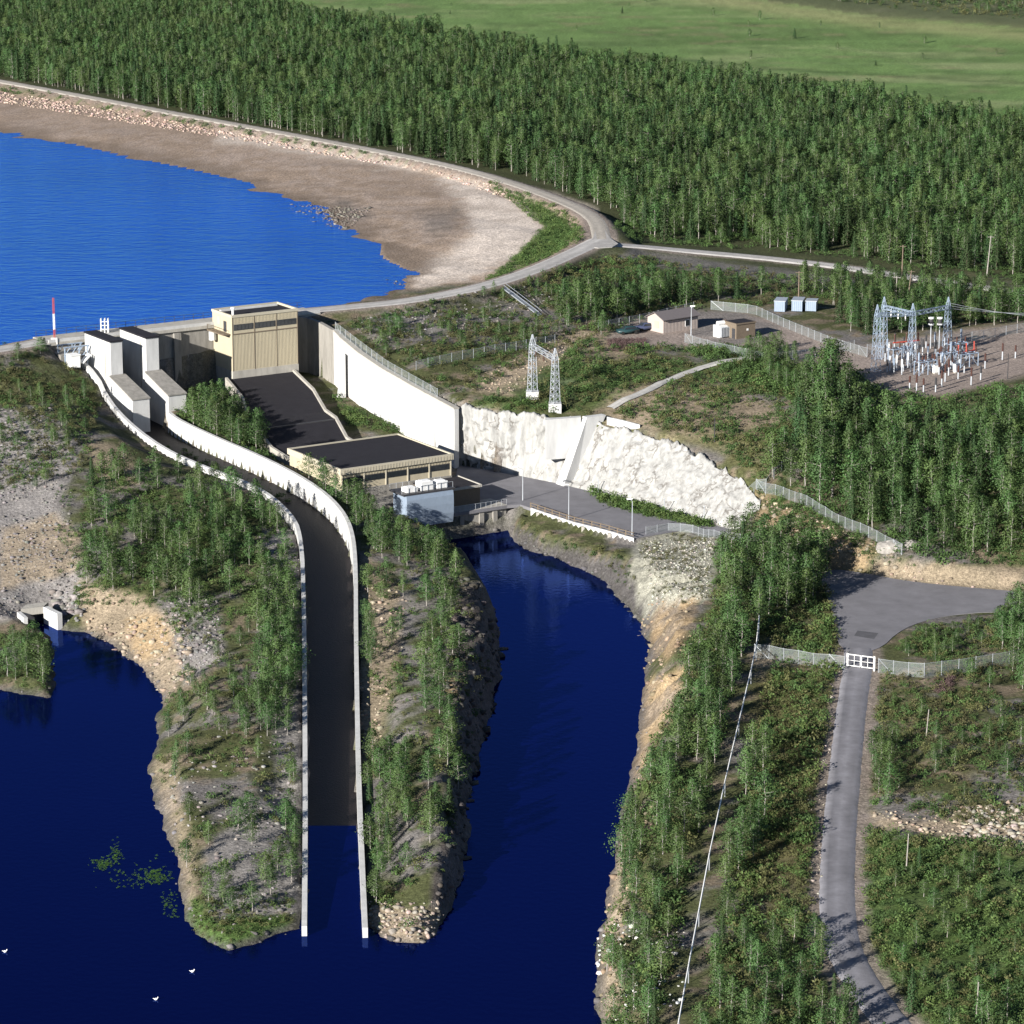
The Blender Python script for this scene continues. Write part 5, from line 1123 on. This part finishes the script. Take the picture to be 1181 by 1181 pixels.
wood([(712,1000),(850,1010),(835,1100),(700,1110)], 3.8, 3.2, 5.6, 'smaller birch on the lower right bank above the water', 'birches on the lower right bank', .05, .4)
wood([(840,860),(882,850),(886,930),(880,1000),(845,1060)], 3.2, 4.6, 7.2, 'birch between the white cable and the heath by the road', 'birches beside the heath', .03, .35)
wood([(700,1110),(860,1080),(950,1090),(955,1240),(690,1240)], 3.4, 3.2, 5.6, 'bushy birch at the lower edge of the view left of the road end', 'bushy birches left of the road end', .08, .25)
wood([(960,1165),(1040,1160),(1100,1190),(1200,1180),(1200,1290),(950,1290)], 3.0, 3.6, 6.2, 'tree at the bottom right corner beyond the bend of the asphalt road', 'trees below the road bend', .25, .3)
wood([(1005,860),(1030,850),(1050,890),(1030,930),(1002,925)], 2.6, 3.2, 5.0, 'birch standing at the right verge of the asphalt road', 'birches at the right verge', 0, .25)
wood([(1030,790),(1181,770),(1300,760),(1300,960),(1181,930),(1060,920)], 5.0, 2.0, 3.8, 'low scattered birch on the heath right of the road', 'scattered birches on the right heath', .05, .45)
wood([(1150,715),(1190,700),(1300,700),(1300,800),(1165,800)], 2.6, 4.5, 7.0, 'birch in the clump where the fence leaves the view at the right', 'birch clump at the right fence end', .05, .2)
wood([(1030,760),(1060,730),(1150,712),(1170,740),(1090,765)], 3.2, 1.6, 2.6, 'low birch scrub between the turning area and the wire fence', 'birch scrub by the turning area', 0, .35)
wood([(1010,1000),(1181,1000),(1300,1000),(1300,1160),(1040,1150)], 4.0, 1.6, 3.0, 'low birch scrub on the green slope at the lower right', 'birch scrub on the green slope', .05, .4)
# mid-distance woods
wood([(885,560),(915,500),(940,430),(975,452),(1000,490),(1035,512),(1090,512),(1181,490),(1320,485),(1320,650),(1181,642),(1070,642),(1035,628),(980,600),(940,582)], 3.1, 4.6, 10.8, 'tree in the dense dark wood below the substation yard', 'dense wood below the substation', .16, .26)
wood([(850,410),(900,402),(945,430),(930,470),(880,440)], 2.6, 2.6, 4.8, 'small birch in the thicket beside the footpath cabinet', 'thicket beside the footpath', .03, .3)
wood([(640,352),(690,338),(780,338),(880,340),(885,342),(935,330),(1040,336),(1181,352),(1300,372),(1300,376),(1181,374),(1090,384),(1000,388),(965,380),(950,345),(885,342),(850,347),(760,360),(700,376),(655,385)], 3.4, 4.6, 7.6, 'tree in the open wood between the forest road and the sheds', 'open wood below the forest road', .16, .3)
wood([(420,385),(480,358),(600,328),(655,312),(660,350),(640,390),(560,405),(450,420)], 4.2, 1.6, 3.6, 'small birch on the bushy downstream slope of the dam', 'small birches on the dam slope', 0, .5)
wood([(632,372),(655,340),(700,335),(700,390),(650,395),(600,400)], 3.6, 3.6, 6.0, 'birch near the slope stair and the bare tan bank', 'birches near the slope stair', .03, .35)
wood([(540,440),(600,462),(640,425),(700,410),(720,430),(690,462),(600,472)], 4.5, 1.4, 2.4, 'low green bush-birch round the portal footings', 'low birches by the portal', 0, .5)
FOREST_PX = [(-700,-170),(270,10),(600,66),(850,102),(1181,154),(1900,280),(1900,420),(1181,318),(1040,304),(960,294),(860,284),(745,276),(722,262),(700,240),(600,203),(400,163),(200,126),(0,89),(-700,-40)]
X, Y, Z = scatter(FOREST_PX, 3.35, rng, thin=0.27, nsc=16, seed=5); k = np.ones(len(X), bool)
for l, hw in polyline_blocks[:4]: k &= segdist(X, Y, l)[0] > hw + 2.5
ppx, ppy = proj(X, Y, Z)
clr = inpoly(ppx, ppy, [(715,262),(760,262),(860,275),(860,283),(745,276)]) | inpoly(ppx, ppy, [(805,250),(855,246),(870,262),(810,262)])
k &= ~(clr & (rng.random(len(X)) < .7)) & (ppx > -200) & (ppx < 1500)
X, Y, Z = X[k], Y[k], Z[k]; hn = fbm(X, Y, 17, 340, 3) * .62 + .5
FT = []
for i in range(len(X)):
    FT.append(('spruce_tree' if rng.random() < .18 + .25 * (hn[i] > .56) else 'birch_tree', X[i], Y[i], Z[i], 4.0 + 7.0 * np.clip(hn[i] * .6 + rng.random() * .62 - .12, 0, 1)))
for poly, sp, h0, h1 in (([(560,-60),(880,-12),(1000,6),(1181,20),(1500,40),(1500,-60),(1000,-80)], 9, 3.0, 6.5), ([(450,10),(800,60),(1181,110),(1400,140),(1400,60),(900,-20)], 42, 1.5, 4.0)):
    X, Y, Z = scatter(poly, sp, rng, thin=.35, nsc=60, seed=31)
    for i in range(len(X)): FT.append(('spruce_tree' if rng.random() < .3 else 'birch_tree', X[i], Y[i], Z[i], rng.uniform(h0, h1)))
X, Y, Z = scatter(FOREST_PX, 6.0, rng, thin=.2, nsc=15, seed=8); px_f, py_f = proj(X, Y, Z); k = (px_f > -200) & (px_f < 1500)
for l, hw in polyline_blocks[:4]: k &= segdist(X, Y, l)[0] > hw + 1.0
for i in np.where(k)[0]: FT.append(('spruce_tree' if rng.random() < .4 else 'birch_tree', X[i], Y[i], Z[i], rng.uniform(1.8, 5.0)))
# the largest three hundred birches (and every near spruce) are individuals, the rest is woodland
vis = []
for t in TREES:
    px, py = proj(t[1], t[2], t[3]); px2, py2 = proj(t[1], t[2], t[3] + t[4])
    inside = -8 < px < 1189 and py2 < 1185 and py > 0
    vis.append((t[4] * ppm(t[1], t[2], t[3])) if inside else -1)
order = sorted(range(len(TREES)), key=lambda i: -vis[i]); cnt = {'birch_tree': 0, 'spruce_tree': 0}; single = set()
for i in order:
    kd = TREES[i][0]
    if vis[i] > 0 and cnt[kd] < (300 if kd == 'birch_tree' else 110): single.add(i); cnt[kd] += 1
SRC = {'birch_tree': [], 'spruce_tree': []}
for kd in SRC: SRC[kd] = [None] * len(TREEM[kd])
def put_tree(kd, x, y, z, h, lab, grp, vi):
    o = bpy.data.objects.new(kd, None); COL.objects.link(o); o.location = (x, y, z - .05); wd = h * rng.uniform(.9, 1.25)
    o.scale = (wd, wd, h); o.rotation_euler = (0, 0, rng.uniform(0, 6.28)); o.empty_display_size = .1
    tag(o, lab.replace('birch', 'spruce').replace('tree in', 'spruce in').replace('tree at', 'spruce at') if kd == 'spruce_tree' else lab.replace('tree in', 'birch in').replace('tree at', 'birch at'), 'tree', grp)
    tr = bpy.data.objects.new('trunk', TREEM[kd][vi][0]); cr = bpy.data.objects.new('crown', TREEM[kd][vi][1])
    for c in (tr, cr): COL.objects.link(c); c.parent = o
    if SRC[kd][vi] is None: SRC[kd][vi] = (tr, cr)
seen = {}
for n_i, i in enumerate(sorted(single)):
    t = TREES[i]; kd = t[0]; seen[kd] = seen.get(kd, -1) + 1
    put_tree(kd, t[1], t[2], t[3], t[4], t[5], t[6] + (' (spruce)' if kd == 'spruce_tree' else ''), seen[kd] % len(TREEM[kd]))
rest = [TREES[i] for i in range(len(TREES)) if i not in single]
def woodland(name, items, kd, lab, cat):
    if not items: return
    n = len(items); me = bpy.data.meshes.new(name); me.vertices.add(n)
    me.vertices.foreach_set('co', np.array([(t[1], t[2], t[3] - .05) for t in items], np.float32).ravel())
    at = me.attributes.new('tree_scale', 'FLOAT_VECTOR', 'POINT'); h = np.array([t[4] for t in items]); wd = h ** .8 * 1.5 * rng.uniform(.75, 1.4, n)
    at.data.foreach_set('vector', np.stack([wd, wd, h], 1).astype(np.float32).ravel())
    at = me.attributes.new('tree_turn', 'FLOAT_VECTOR', 'POINT'); at.data.foreach_set('vector', np.stack([np.zeros(n), np.zeros(n), rng.uniform(0, 6.28, n)], 1).astype(np.float32).ravel())
    at = me.attributes.new('tree_kind', 'INT', 'POINT'); at.data.foreach_set('value', rng.integers(0, len(TREEM[kd]), n).astype(np.int32))
    o = bpy.data.objects.new(name, me); COL.objects.link(o); tag(o, lab, cat, kind='stuff')
    ng = bpy.data.node_groups.new(name, 'GeometryNodeTree'); N = ng.nodes; L = ng.links
    ng.interface.new_socket('Geometry', in_out='INPUT', socket_type='NodeSocketGeometry'); ng.interface.new_socket('Geometry', in_out='OUTPUT', socket_type='NodeSocketGeometry')
    gi = N.new('NodeGroupInput'); go = N.new('NodeGroupOutput'); ins_ = N.new('GeometryNodeInstanceOnPoints'); jn = N.new('GeometryNodeJoinGeometry')
    for tr, cr in SRC[kd]:
        j2 = N.new('GeometryNodeJoinGeometry'); g2 = N.new('GeometryNodeGeometryToInstance')
        for ob in (tr, cr):
            oi = N.new('GeometryNodeObjectInfo'); oi.transform_space = 'ORIGINAL'; oi.inputs['Object'].default_value = ob; L.new(oi.outputs['Geometry'], j2.inputs[0])
        L.new(j2.outputs[0], g2.inputs[0]); L.new(g2.outputs[0], jn.inputs[0])
    def attr(nm, tp):
        a = N.new('GeometryNodeInputNamedAttribute'); a.data_type = tp; a.inputs['Name'].default_value = nm
        return next(s for s in a.outputs if s.enabled and s.name == 'Attribute')
    L.new(gi.outputs[0], ins_.inputs['Points']); L.new(jn.outputs[0], ins_.inputs['Instance']); ins_.inputs['Pick Instance'].default_value = True
    L.new(attr('tree_kind', 'INT'), ins_.inputs['Instance Index']); L.new(attr('tree_scale', 'FLOAT_VECTOR'), ins_.inputs['Scale'])
    L.new(attr('tree_turn', 'FLOAT_VECTOR'), ins_.inputs['Rotation']); L.new(ins_.outputs[0], go.inputs[0])
    md = o.modifiers.new('planting', 'NODES'); md.node_group = ng
woodland('birch_forest', [t for t in rest + FT if t[0] == 'birch_tree'], 'birch_tree', 'dense birch forest behind the dike and in the wood below the substation', 'forest')
woodland('spruce_forest', [t for t in rest + FT if t[0] == 'spruce_tree'], 'spruce_tree', 'dark spruces mixed through the birch forest behind the dike', 'forest')

# ---- low bushes and herbs: nobody could count them
def bush_template(seed, n=70):
    r = np.random.default_rng(seed); c = []
    for k in range(7): a = r.uniform(0, 6.28); d = r.uniform(0, .5); c.append((cos(a) * d, sin(a) * d, .22 + r.uniform(0, .5) * (1 - d)))
    return leaf_cards(np.array(c), n // 7 + 1, np.full(7, .18), .105, r, .6)
BT = [bush_template(s) for s in range(8)]
def mass(name, X, Y, Z, S_, C_, T, lab, cat, mt, zs=1.0):
    v = []; q = []; cl = []; n = 0; rot = rng.uniform(0, 6.28, len(X)); vi = rng.integers(0, len(T), len(X))
    for k in range(len(T)):
        m = vi == k; tv, tq = T[k]; c, s = np.cos(rot[m]), np.sin(rot[m]); sc = S_[m]
        w_ = np.stack([(tv[None, :, 0] * c[:, None] - tv[None, :, 1] * s[:, None]) * sc[:, None] + X[m][:, None], (tv[None, :, 0] * s[:, None] + tv[None, :, 1] * c[:, None]) * sc[:, None] + Y[m][:, None], tv[None, :, 2] * sc[:, None] * zs + Z[m][:, None]], -1)
        v.append(w_.reshape(-1, 3)); q.append((tq[None] + (np.arange(m.sum()) * len(tv))[:, None, None] + n).reshape(-1, tq.shape[1])); cl.append(np.repeat(C_[m], len(tv), 0)); n += m.sum() * len(tv)
    o = np_obj(name, np.concatenate(v), np.concatenate(q), M[mt], attrs={'albedo': np.concatenate(cl)}, ncorner=T[0][1].shape[1]); tag(o, lab, cat, kind='stuff')
GREENS = np.array([(.074,.128,.038), (.058,.102,.034), (.098,.145,.045), (.112,.118,.048), (.092,.088,.042)])
BX = []; BY = []; BZ = []; BS = []; BC = []
def bushes(poly, sp, s0, s1, thin=.4, tint=(0, 1, 2), nsc=5, m=.0, chk=True):
    X, Y, Z = scatter(poly, sp, rng, thin=thin, nsc=nsc, seed=len(BX))
    if chk: k = free(X, Y, m + .55); X, Y, Z = X[k], Y[k], Z[k]
    if len(X) == 0: return
    BX.append(X); BY.append(Y); BZ.append(Z - .08); BS.append(s0 * .7 + (s1 * 1.45 - s0 * .7) * rng.random(len(X)) ** 2.0)
    BC.append(GREENS[rng.choice(list(tint), len(X))] * rng.uniform(.75, 1.2, (len(X), 1)))
bushes([(-60,405),(95,400),(115,480),(95,545),(-60,580)], 1.0, .5, 1.1, .42, (0,1,3,4))
bushes([(85,700),(100,540),(240,555),(335,600),(345,700),(240,720),(150,700)], .9, .5, 1.0, .38, (0,1,2))
bushes([(60,560),(110,560),(110,690),(70,680)], 1.3, .4, .8, .55)
bushes([(185,700),(345,700),(350,1060),(260,1092),(215,1075),(180,900)], 1.05, .4, 1.0, .58, (0,1,2,3))
bushes([(210,1040),(340,1040),(340,1075),(262,1094),(222,1078)], .6, .3, .6, .3, (2,3), m=-.9)
bushes([(-80,730),(62,735),(62,803),(-80,795)], .9, .4, .8, .35, m=-.6)
bushes([(345,545),(460,560),(530,640),(575,740),(560,860),(530,1030),(500,1085),(425,1070),(412,640)], 1.05, .4, 1.05, .58, (0,1,2,3))
bushes([(195,470),(300,478),(330,530),(290,530),(210,505)], .9, .6, 1.2, .25)
bushes([(385,455),(400,470),(450,490),(480,497),(470,503),(400,490)], .8, .6, 1.3, .2, chk=False)
bushes([(395,375),(480,352),(640,312),(720,292),(760,300),(720,380),(690,400),(640,400),(520,470),(450,430)], 1.0, .5, 1.15, .45, (0,1,3,4))
bushes([(520,455),(600,460),(660,400),(780,400),(860,400),(950,430),(930,480),(880,560),(830,520),(760,495),(700,480),(560,472)], .95, .5, 1.3, .40, (0,1,3))
bushes([(790,405),(850,402),(940,435),(930,470),(860,440)], .9, .8, 1.5, .2, (0,1))
bushes([(676,556),(720,565),(770,583),(850,600),(850,610),(800,607),(740,595),(690,580)], .6, .7, 1.5, .15, (0,2), chk=False)
bushes([(875,560),(1040,635),(1060,655),(1000,650),(940,620),(880,600)], .9, .5, 1.1, .38, (0,1))
bushes([(880,555),(940,430),(1181,450),(1300,440),(1300,660),(1060,650)], 1.3, .8, 1.7, .3, (1,1,0))
bushes([(640,345),(690,295),(1181,350),(1300,380),(1181,378),(900,350),(700,385)], 1.4, .6, 1.3, .4, (0,1,4))
bushes([(830,625),(955,640),(965,760),(955,900),(945,1080),(960,1250),(690,1250),(700,1050),(725,930),(790,780),(820,700)], .95, .5, 1.5, .40, (0,1,2,3))
bushes([(868,770),(965,772),(950,1090),(850,1080)], .75, .45, .85, .22, (2,3,4,3))
bushes([(860,720),(960,690),(970,750),(880,742)], .75, .4, .8, .25, (2,3,4))
bushes([(1015,770),(1300,750),(1300,960),(1060,950),(1005,930)], .85, .45, 1.05, .36, (0,1,3,4))
bushes([(1030,750),(1060,725),(1150,712),(1300,715),(1300,745),(1100,770)], .8, .5, 1.0, .25, (0,1,3))
bushes([(995,960),(1090,965),(1300,990),(1300,1300),(980,1300),(1010,1150),(985,1080)], .75, .35, 1.15, .36, (0,2,1,3))
bushes([(595,595),(640,618),(720,640),(740,690),(700,665),(620,632)], .9, .4, .9, .4, (1,3))
bushes([(735,625),(790,614),(825,628),(820,690),(760,705)], .8, .25, .55, .35, (3,4))
bushes([(560,210),(640,236),(685,262),(660,292),(560,325),(600,292),(625,262)], 1.1, .5, 1.2, .2, (0,2))
bushes([(0,99),(200,134),(400,172),(480,188),(480,192),(400,178),(200,142),(0,106)], 1.5, .5, 1.3, .5, (0,1))
bushes([(560,-60),(880,-10),(1000,8),(1181,24),(1400,40),(1500,-60),(1000,-80)], 4.5, 1.0, 2.4, .35, (1,3))
bushes([(690,262),(740,250),(860,268),(960,286),(1181,312),(1181,326),(960,296),(740,280)], 1.4, .5, 1.2, .4, (0,1))
t_ = rng.random((260, 2)); yy = P(0, 500, 8).y
for k in range(150):       # shrubs that have taken hold in the silted upper chute
    i = int(rng.uniform(12, 27)); f = rng.uniform(.1, .8) ** 1.3; p = CHL[i] + (CHR[i] - CHL[i]) * f
    BX.append(np.array([p[0]])); BY.append(np.array([p[1]])); BZ.append(np.array([floor_z(p[1]) - .05])); BS.append(np.array([rng.uniform(.5, 1.3)])); BC.append(GREENS[[rng.integers(0, 2)]])
mass('undergrowth', np.concatenate(BX), np.concatenate(BY), np.concatenate(BZ), np.concatenate(BS), np.concatenate(BC), BT, 'low green and olive bushes and heath covering the slopes and banks', 'bushes', 'shrub')
# pink fireweed beside the cars and on the heath
for poly, sp, in (([(700,392),(745,392),(742,404),(705,406)], .6), ([(1075,785),(1100,780),(1100,800),(1078,802)], .55)):
    X, Y, Z = scatter(poly, sp, rng, thin=.2); n = len(X)
    mass('fireweed', X, Y, Z - .05, rng.uniform(.4, .8, n), np.tile((.13, .088, .085), (n, 1)) * rng.uniform(.7, 1.2, (n, 1)), BT, 'patch of dull pink fireweed ' + ('beside the parked cars' if poly[0][0] < 900 else 'on the heath below the right fence'), 'flowers', 'shrub', 1.2)
# water weed off the left peninsula
X = []; Y = []
for (cx_, cy_, rx, ry, n) in ((118, 997, 13, 7, 90), (134, 985, 7, 14, 80), (180, 1010, 14, 10, 110), (160, 1012, 40, 16, 90), (195, 1040, 10, 20, 60)):
    for k in range(n): p = P(cx_ + rng.normal(0, .5) * rx, cy_ + rng.normal(0, .5) * ry, 0); X.append(p.x); Y.append(p.y)
X = np.array(X); Y = np.array(Y); n = len(X)
mass('water_weed', X, Y, np.full(n, -.03), rng.uniform(.12, .34, n), np.tile((.06, .13, .025), (n, 1)), BT, 'sparse green water weed standing in the dark water off the left peninsula', 'water plants', 'shrub', .9)

# ---- loose stone
def stone_template(seed):
    bm = bmesh.new(); bmesh.ops.create_icosphere(bm, subdivisions=1, radius=.5); r = np.random.default_rng(seed)
    sx = r.uniform(.7, 1.3, 3) * np.array((1, 1, .75)); v = np.array([tuple(a.co) for a in bm.verts]) * sx * (1 + r.normal(0, .24, (len(bm.verts), 1))); f = np.array([[a.index for a in t.verts] for t in bm.faces]); bm.free(); return v, f
ST = [stone_template(s) for s in range(7)]
SX, SY, SZ, SS, SC = [], [], [], [], []
def stones(poly, sp, s0, s1, col, thin=.3, chk=False, nsc=6):
    X, Y, Z = scatter(poly, sp, rng, thin=thin, nsc=nsc, seed=900 + len(SX))
    if chk: k = free(X, Y, -.6); X, Y, Z = X[k], Y[k], Z[k]
    n = len(X)
    if n == 0: return
    SX.append(X); SY.append(Y); SZ.append(Z + .02); SS.append(s0 + (s1 - s0) * rng.random(n) ** 2.5); SC.append(np.tile(col, (n, 1)) * rng.uniform(.6, 1.3, (n, 1)) * rng.uniform(.93, 1.07, (n, 3)))
GS = (.21, .197, .19); TS = (.28, .23, .175)
stones([(-80,470),(60,470),(95,530),(80,580),(95,690),(70,715),(-80,720)], .85, .2, .8, (.165, .155, .15), .45)
stones([(60,680),(95,685),(100,715),(70,720)], .9, .6, 1.8, GS, .1)
stones([(0,610),(95,590),(90,650),(0,680)], 1.2, .2, .5, (.22, .19, .16), .5)
stones([(100,680),(215,720),(225,780),(190,815),(150,770),(100,735)], 1.0, .3, 1.3, TS, .45)
stones([(190,690),(250,690),(260,760),(210,780)], .8, .25, .8, GS, .3)
stones([(290,620),(348,600),(352,1050),(250,1080),(215,1060),(190,900),(300,800)], 1.3, .2, .8, GS, .5, True)
stones([(414,640),(470,690),(460,780),(432,880),(414,890)], 1.0, .25, .9, TS, .45, True)
stones([(500,660),(545,668),(582,750),(570,830),(545,930),(530,1030),(500,1060),(520,900),(505,780)], 1.2, .4, 1.6, (.09, .082, .075), .4)
stones([(420,1040),(510,1040),(515,1080),(485,1092),(422,1075)], .7, .3, 1.0, (.29, .25, .21), .2)
stones([(740,690),(800,690),(800,790),(735,900),(700,1050),(690,1200),(715,1200),(740,1000),(770,880),(742,770)], 1.2, .3, 1.0, (.25, .195, .135), .5)
stones([(690,1070),(730,1060),(790,1075),(790,1160),(720,1180),(690,1180)], 1.0, .3, .9, (.60, .58, .55), .5)
stones([(590,605),(690,660),(745,720),(740,740),(690,690),(600,640)], 1.0, .3, 1.3, (.11, .105, .10), .3)
stones([(735,625),(825,620),(815,690),(755,710)], .7, .2, .55, (.33, .32, .28), .3)
stones([(1000,938),(1181,925),(1300,900),(1300,985),(1181,985),(1060,962)], .8, .25, 1.0, TS, .35)
stones([(1115,930),(1181,925),(1181,975),(1110,965)], .8, .4, 1.2, (.29, .26, .225), .2)
stones([(400,372),(470,350),(620,325),(640,350),(450,410)], 1.2, .2, .7, GS, .5, True)
stones([(540,450),(590,455),(690,385),(650,385),(560,430)], .9, .2, .6, TS, .4)
stones([(870,570),(1030,635),(1060,660),(1000,665),(900,610)], .9, .3, 1.2, TS, .4)
stones([(935,770),(965,775),(955,900),(945,1080),(930,1080)], .9, .2, .6, (.34, .31, .26), .45)
stones([(1010,655),(1181,660),(1181,682),(1040,670)], .9, .2, .7, TS, .45)
stones([(-40,98),(200,139),(400,178),(560,208),(610,236),(590,232),(500,200),(300,166),(100,134),(-40,112)], 1.1, .3, 1.2, (.38, .29, .245), .3)
stones([(330,235),(430,240),(400,266),(345,256)], 1.0, .3, 1.0, (.14, .125, .11), .3); stones([(400,310),(440,312),(470,330),(430,326)], .9, .3, .9, (.13, .12, .10), .3)
wl_ = resample(np.r_[water[3:], water[:1]], 520); wl_ = wl_[(wl_[:, 1] < 560) & (wl_[:, 1] > 300)]
X = wl_[:, 0] + rng.normal(0, .7, len(wl_)); Y = wl_[:, 1] + rng.normal(0, .7, len(wl_)); n = len(X)
k = sdist(X, Y, chute_poly) > .8; X, Y = X[k], Y[k]; n = len(X)
SX.append(X); SY.append(Y); SZ.append(np.maximum(hz(X, Y), -.3) - .1); SS.append(.25 + .9 * rng.random(n) ** 4); SC.append(np.tile(GS, (n, 1)) * rng.uniform(.3, .8, (n, 1)))
mass('loose_stones', np.concatenate(SX), np.concatenate(SY), np.concatenate(SZ), np.concatenate(SS), np.concatenate(SC), ST, 'loose grey and tan stones on the rock-fill slopes and shores', 'stones', 'rock')
# two big boulders the photo shows singly
for q_, s, lab in (((1030, 633), 2.6, 'big flat grey rock at the end of the fence above the turning area'), ((1050, 631), 2.2, 'smaller grey rock just right of the big flat one above the turning area')):
    p = G(*q_); bm = bmesh.new(); bmesh.ops.create_icosphere(bm, subdivisions=3, radius=1)
    me = bpy.data.meshes.new('boulder'); bm.to_mesh(me); bm.free()
    for v_ in me.vertices:
        c = v_.co; k = 1 + .28 * float(fbm(np.array([c.x * 2 + c.z]), np.array([c.y * 2 - c.z]), 1, 500, 3)[0]); v_.co = (c.x * k * s, c.y * k * s * .8, c.z * k * s * .5)
    a = me.attributes.new('albedo', 'FLOAT_COLOR', 'POINT')
    for i in range(len(me.vertices)): a.data[i].color = (.27, .255, .235, 1)
    me.materials.append(M['rock']); o = bpy.data.objects.new('boulder', me); COL.objects.link(o); o.location = p; tag(o, lab, 'rock')
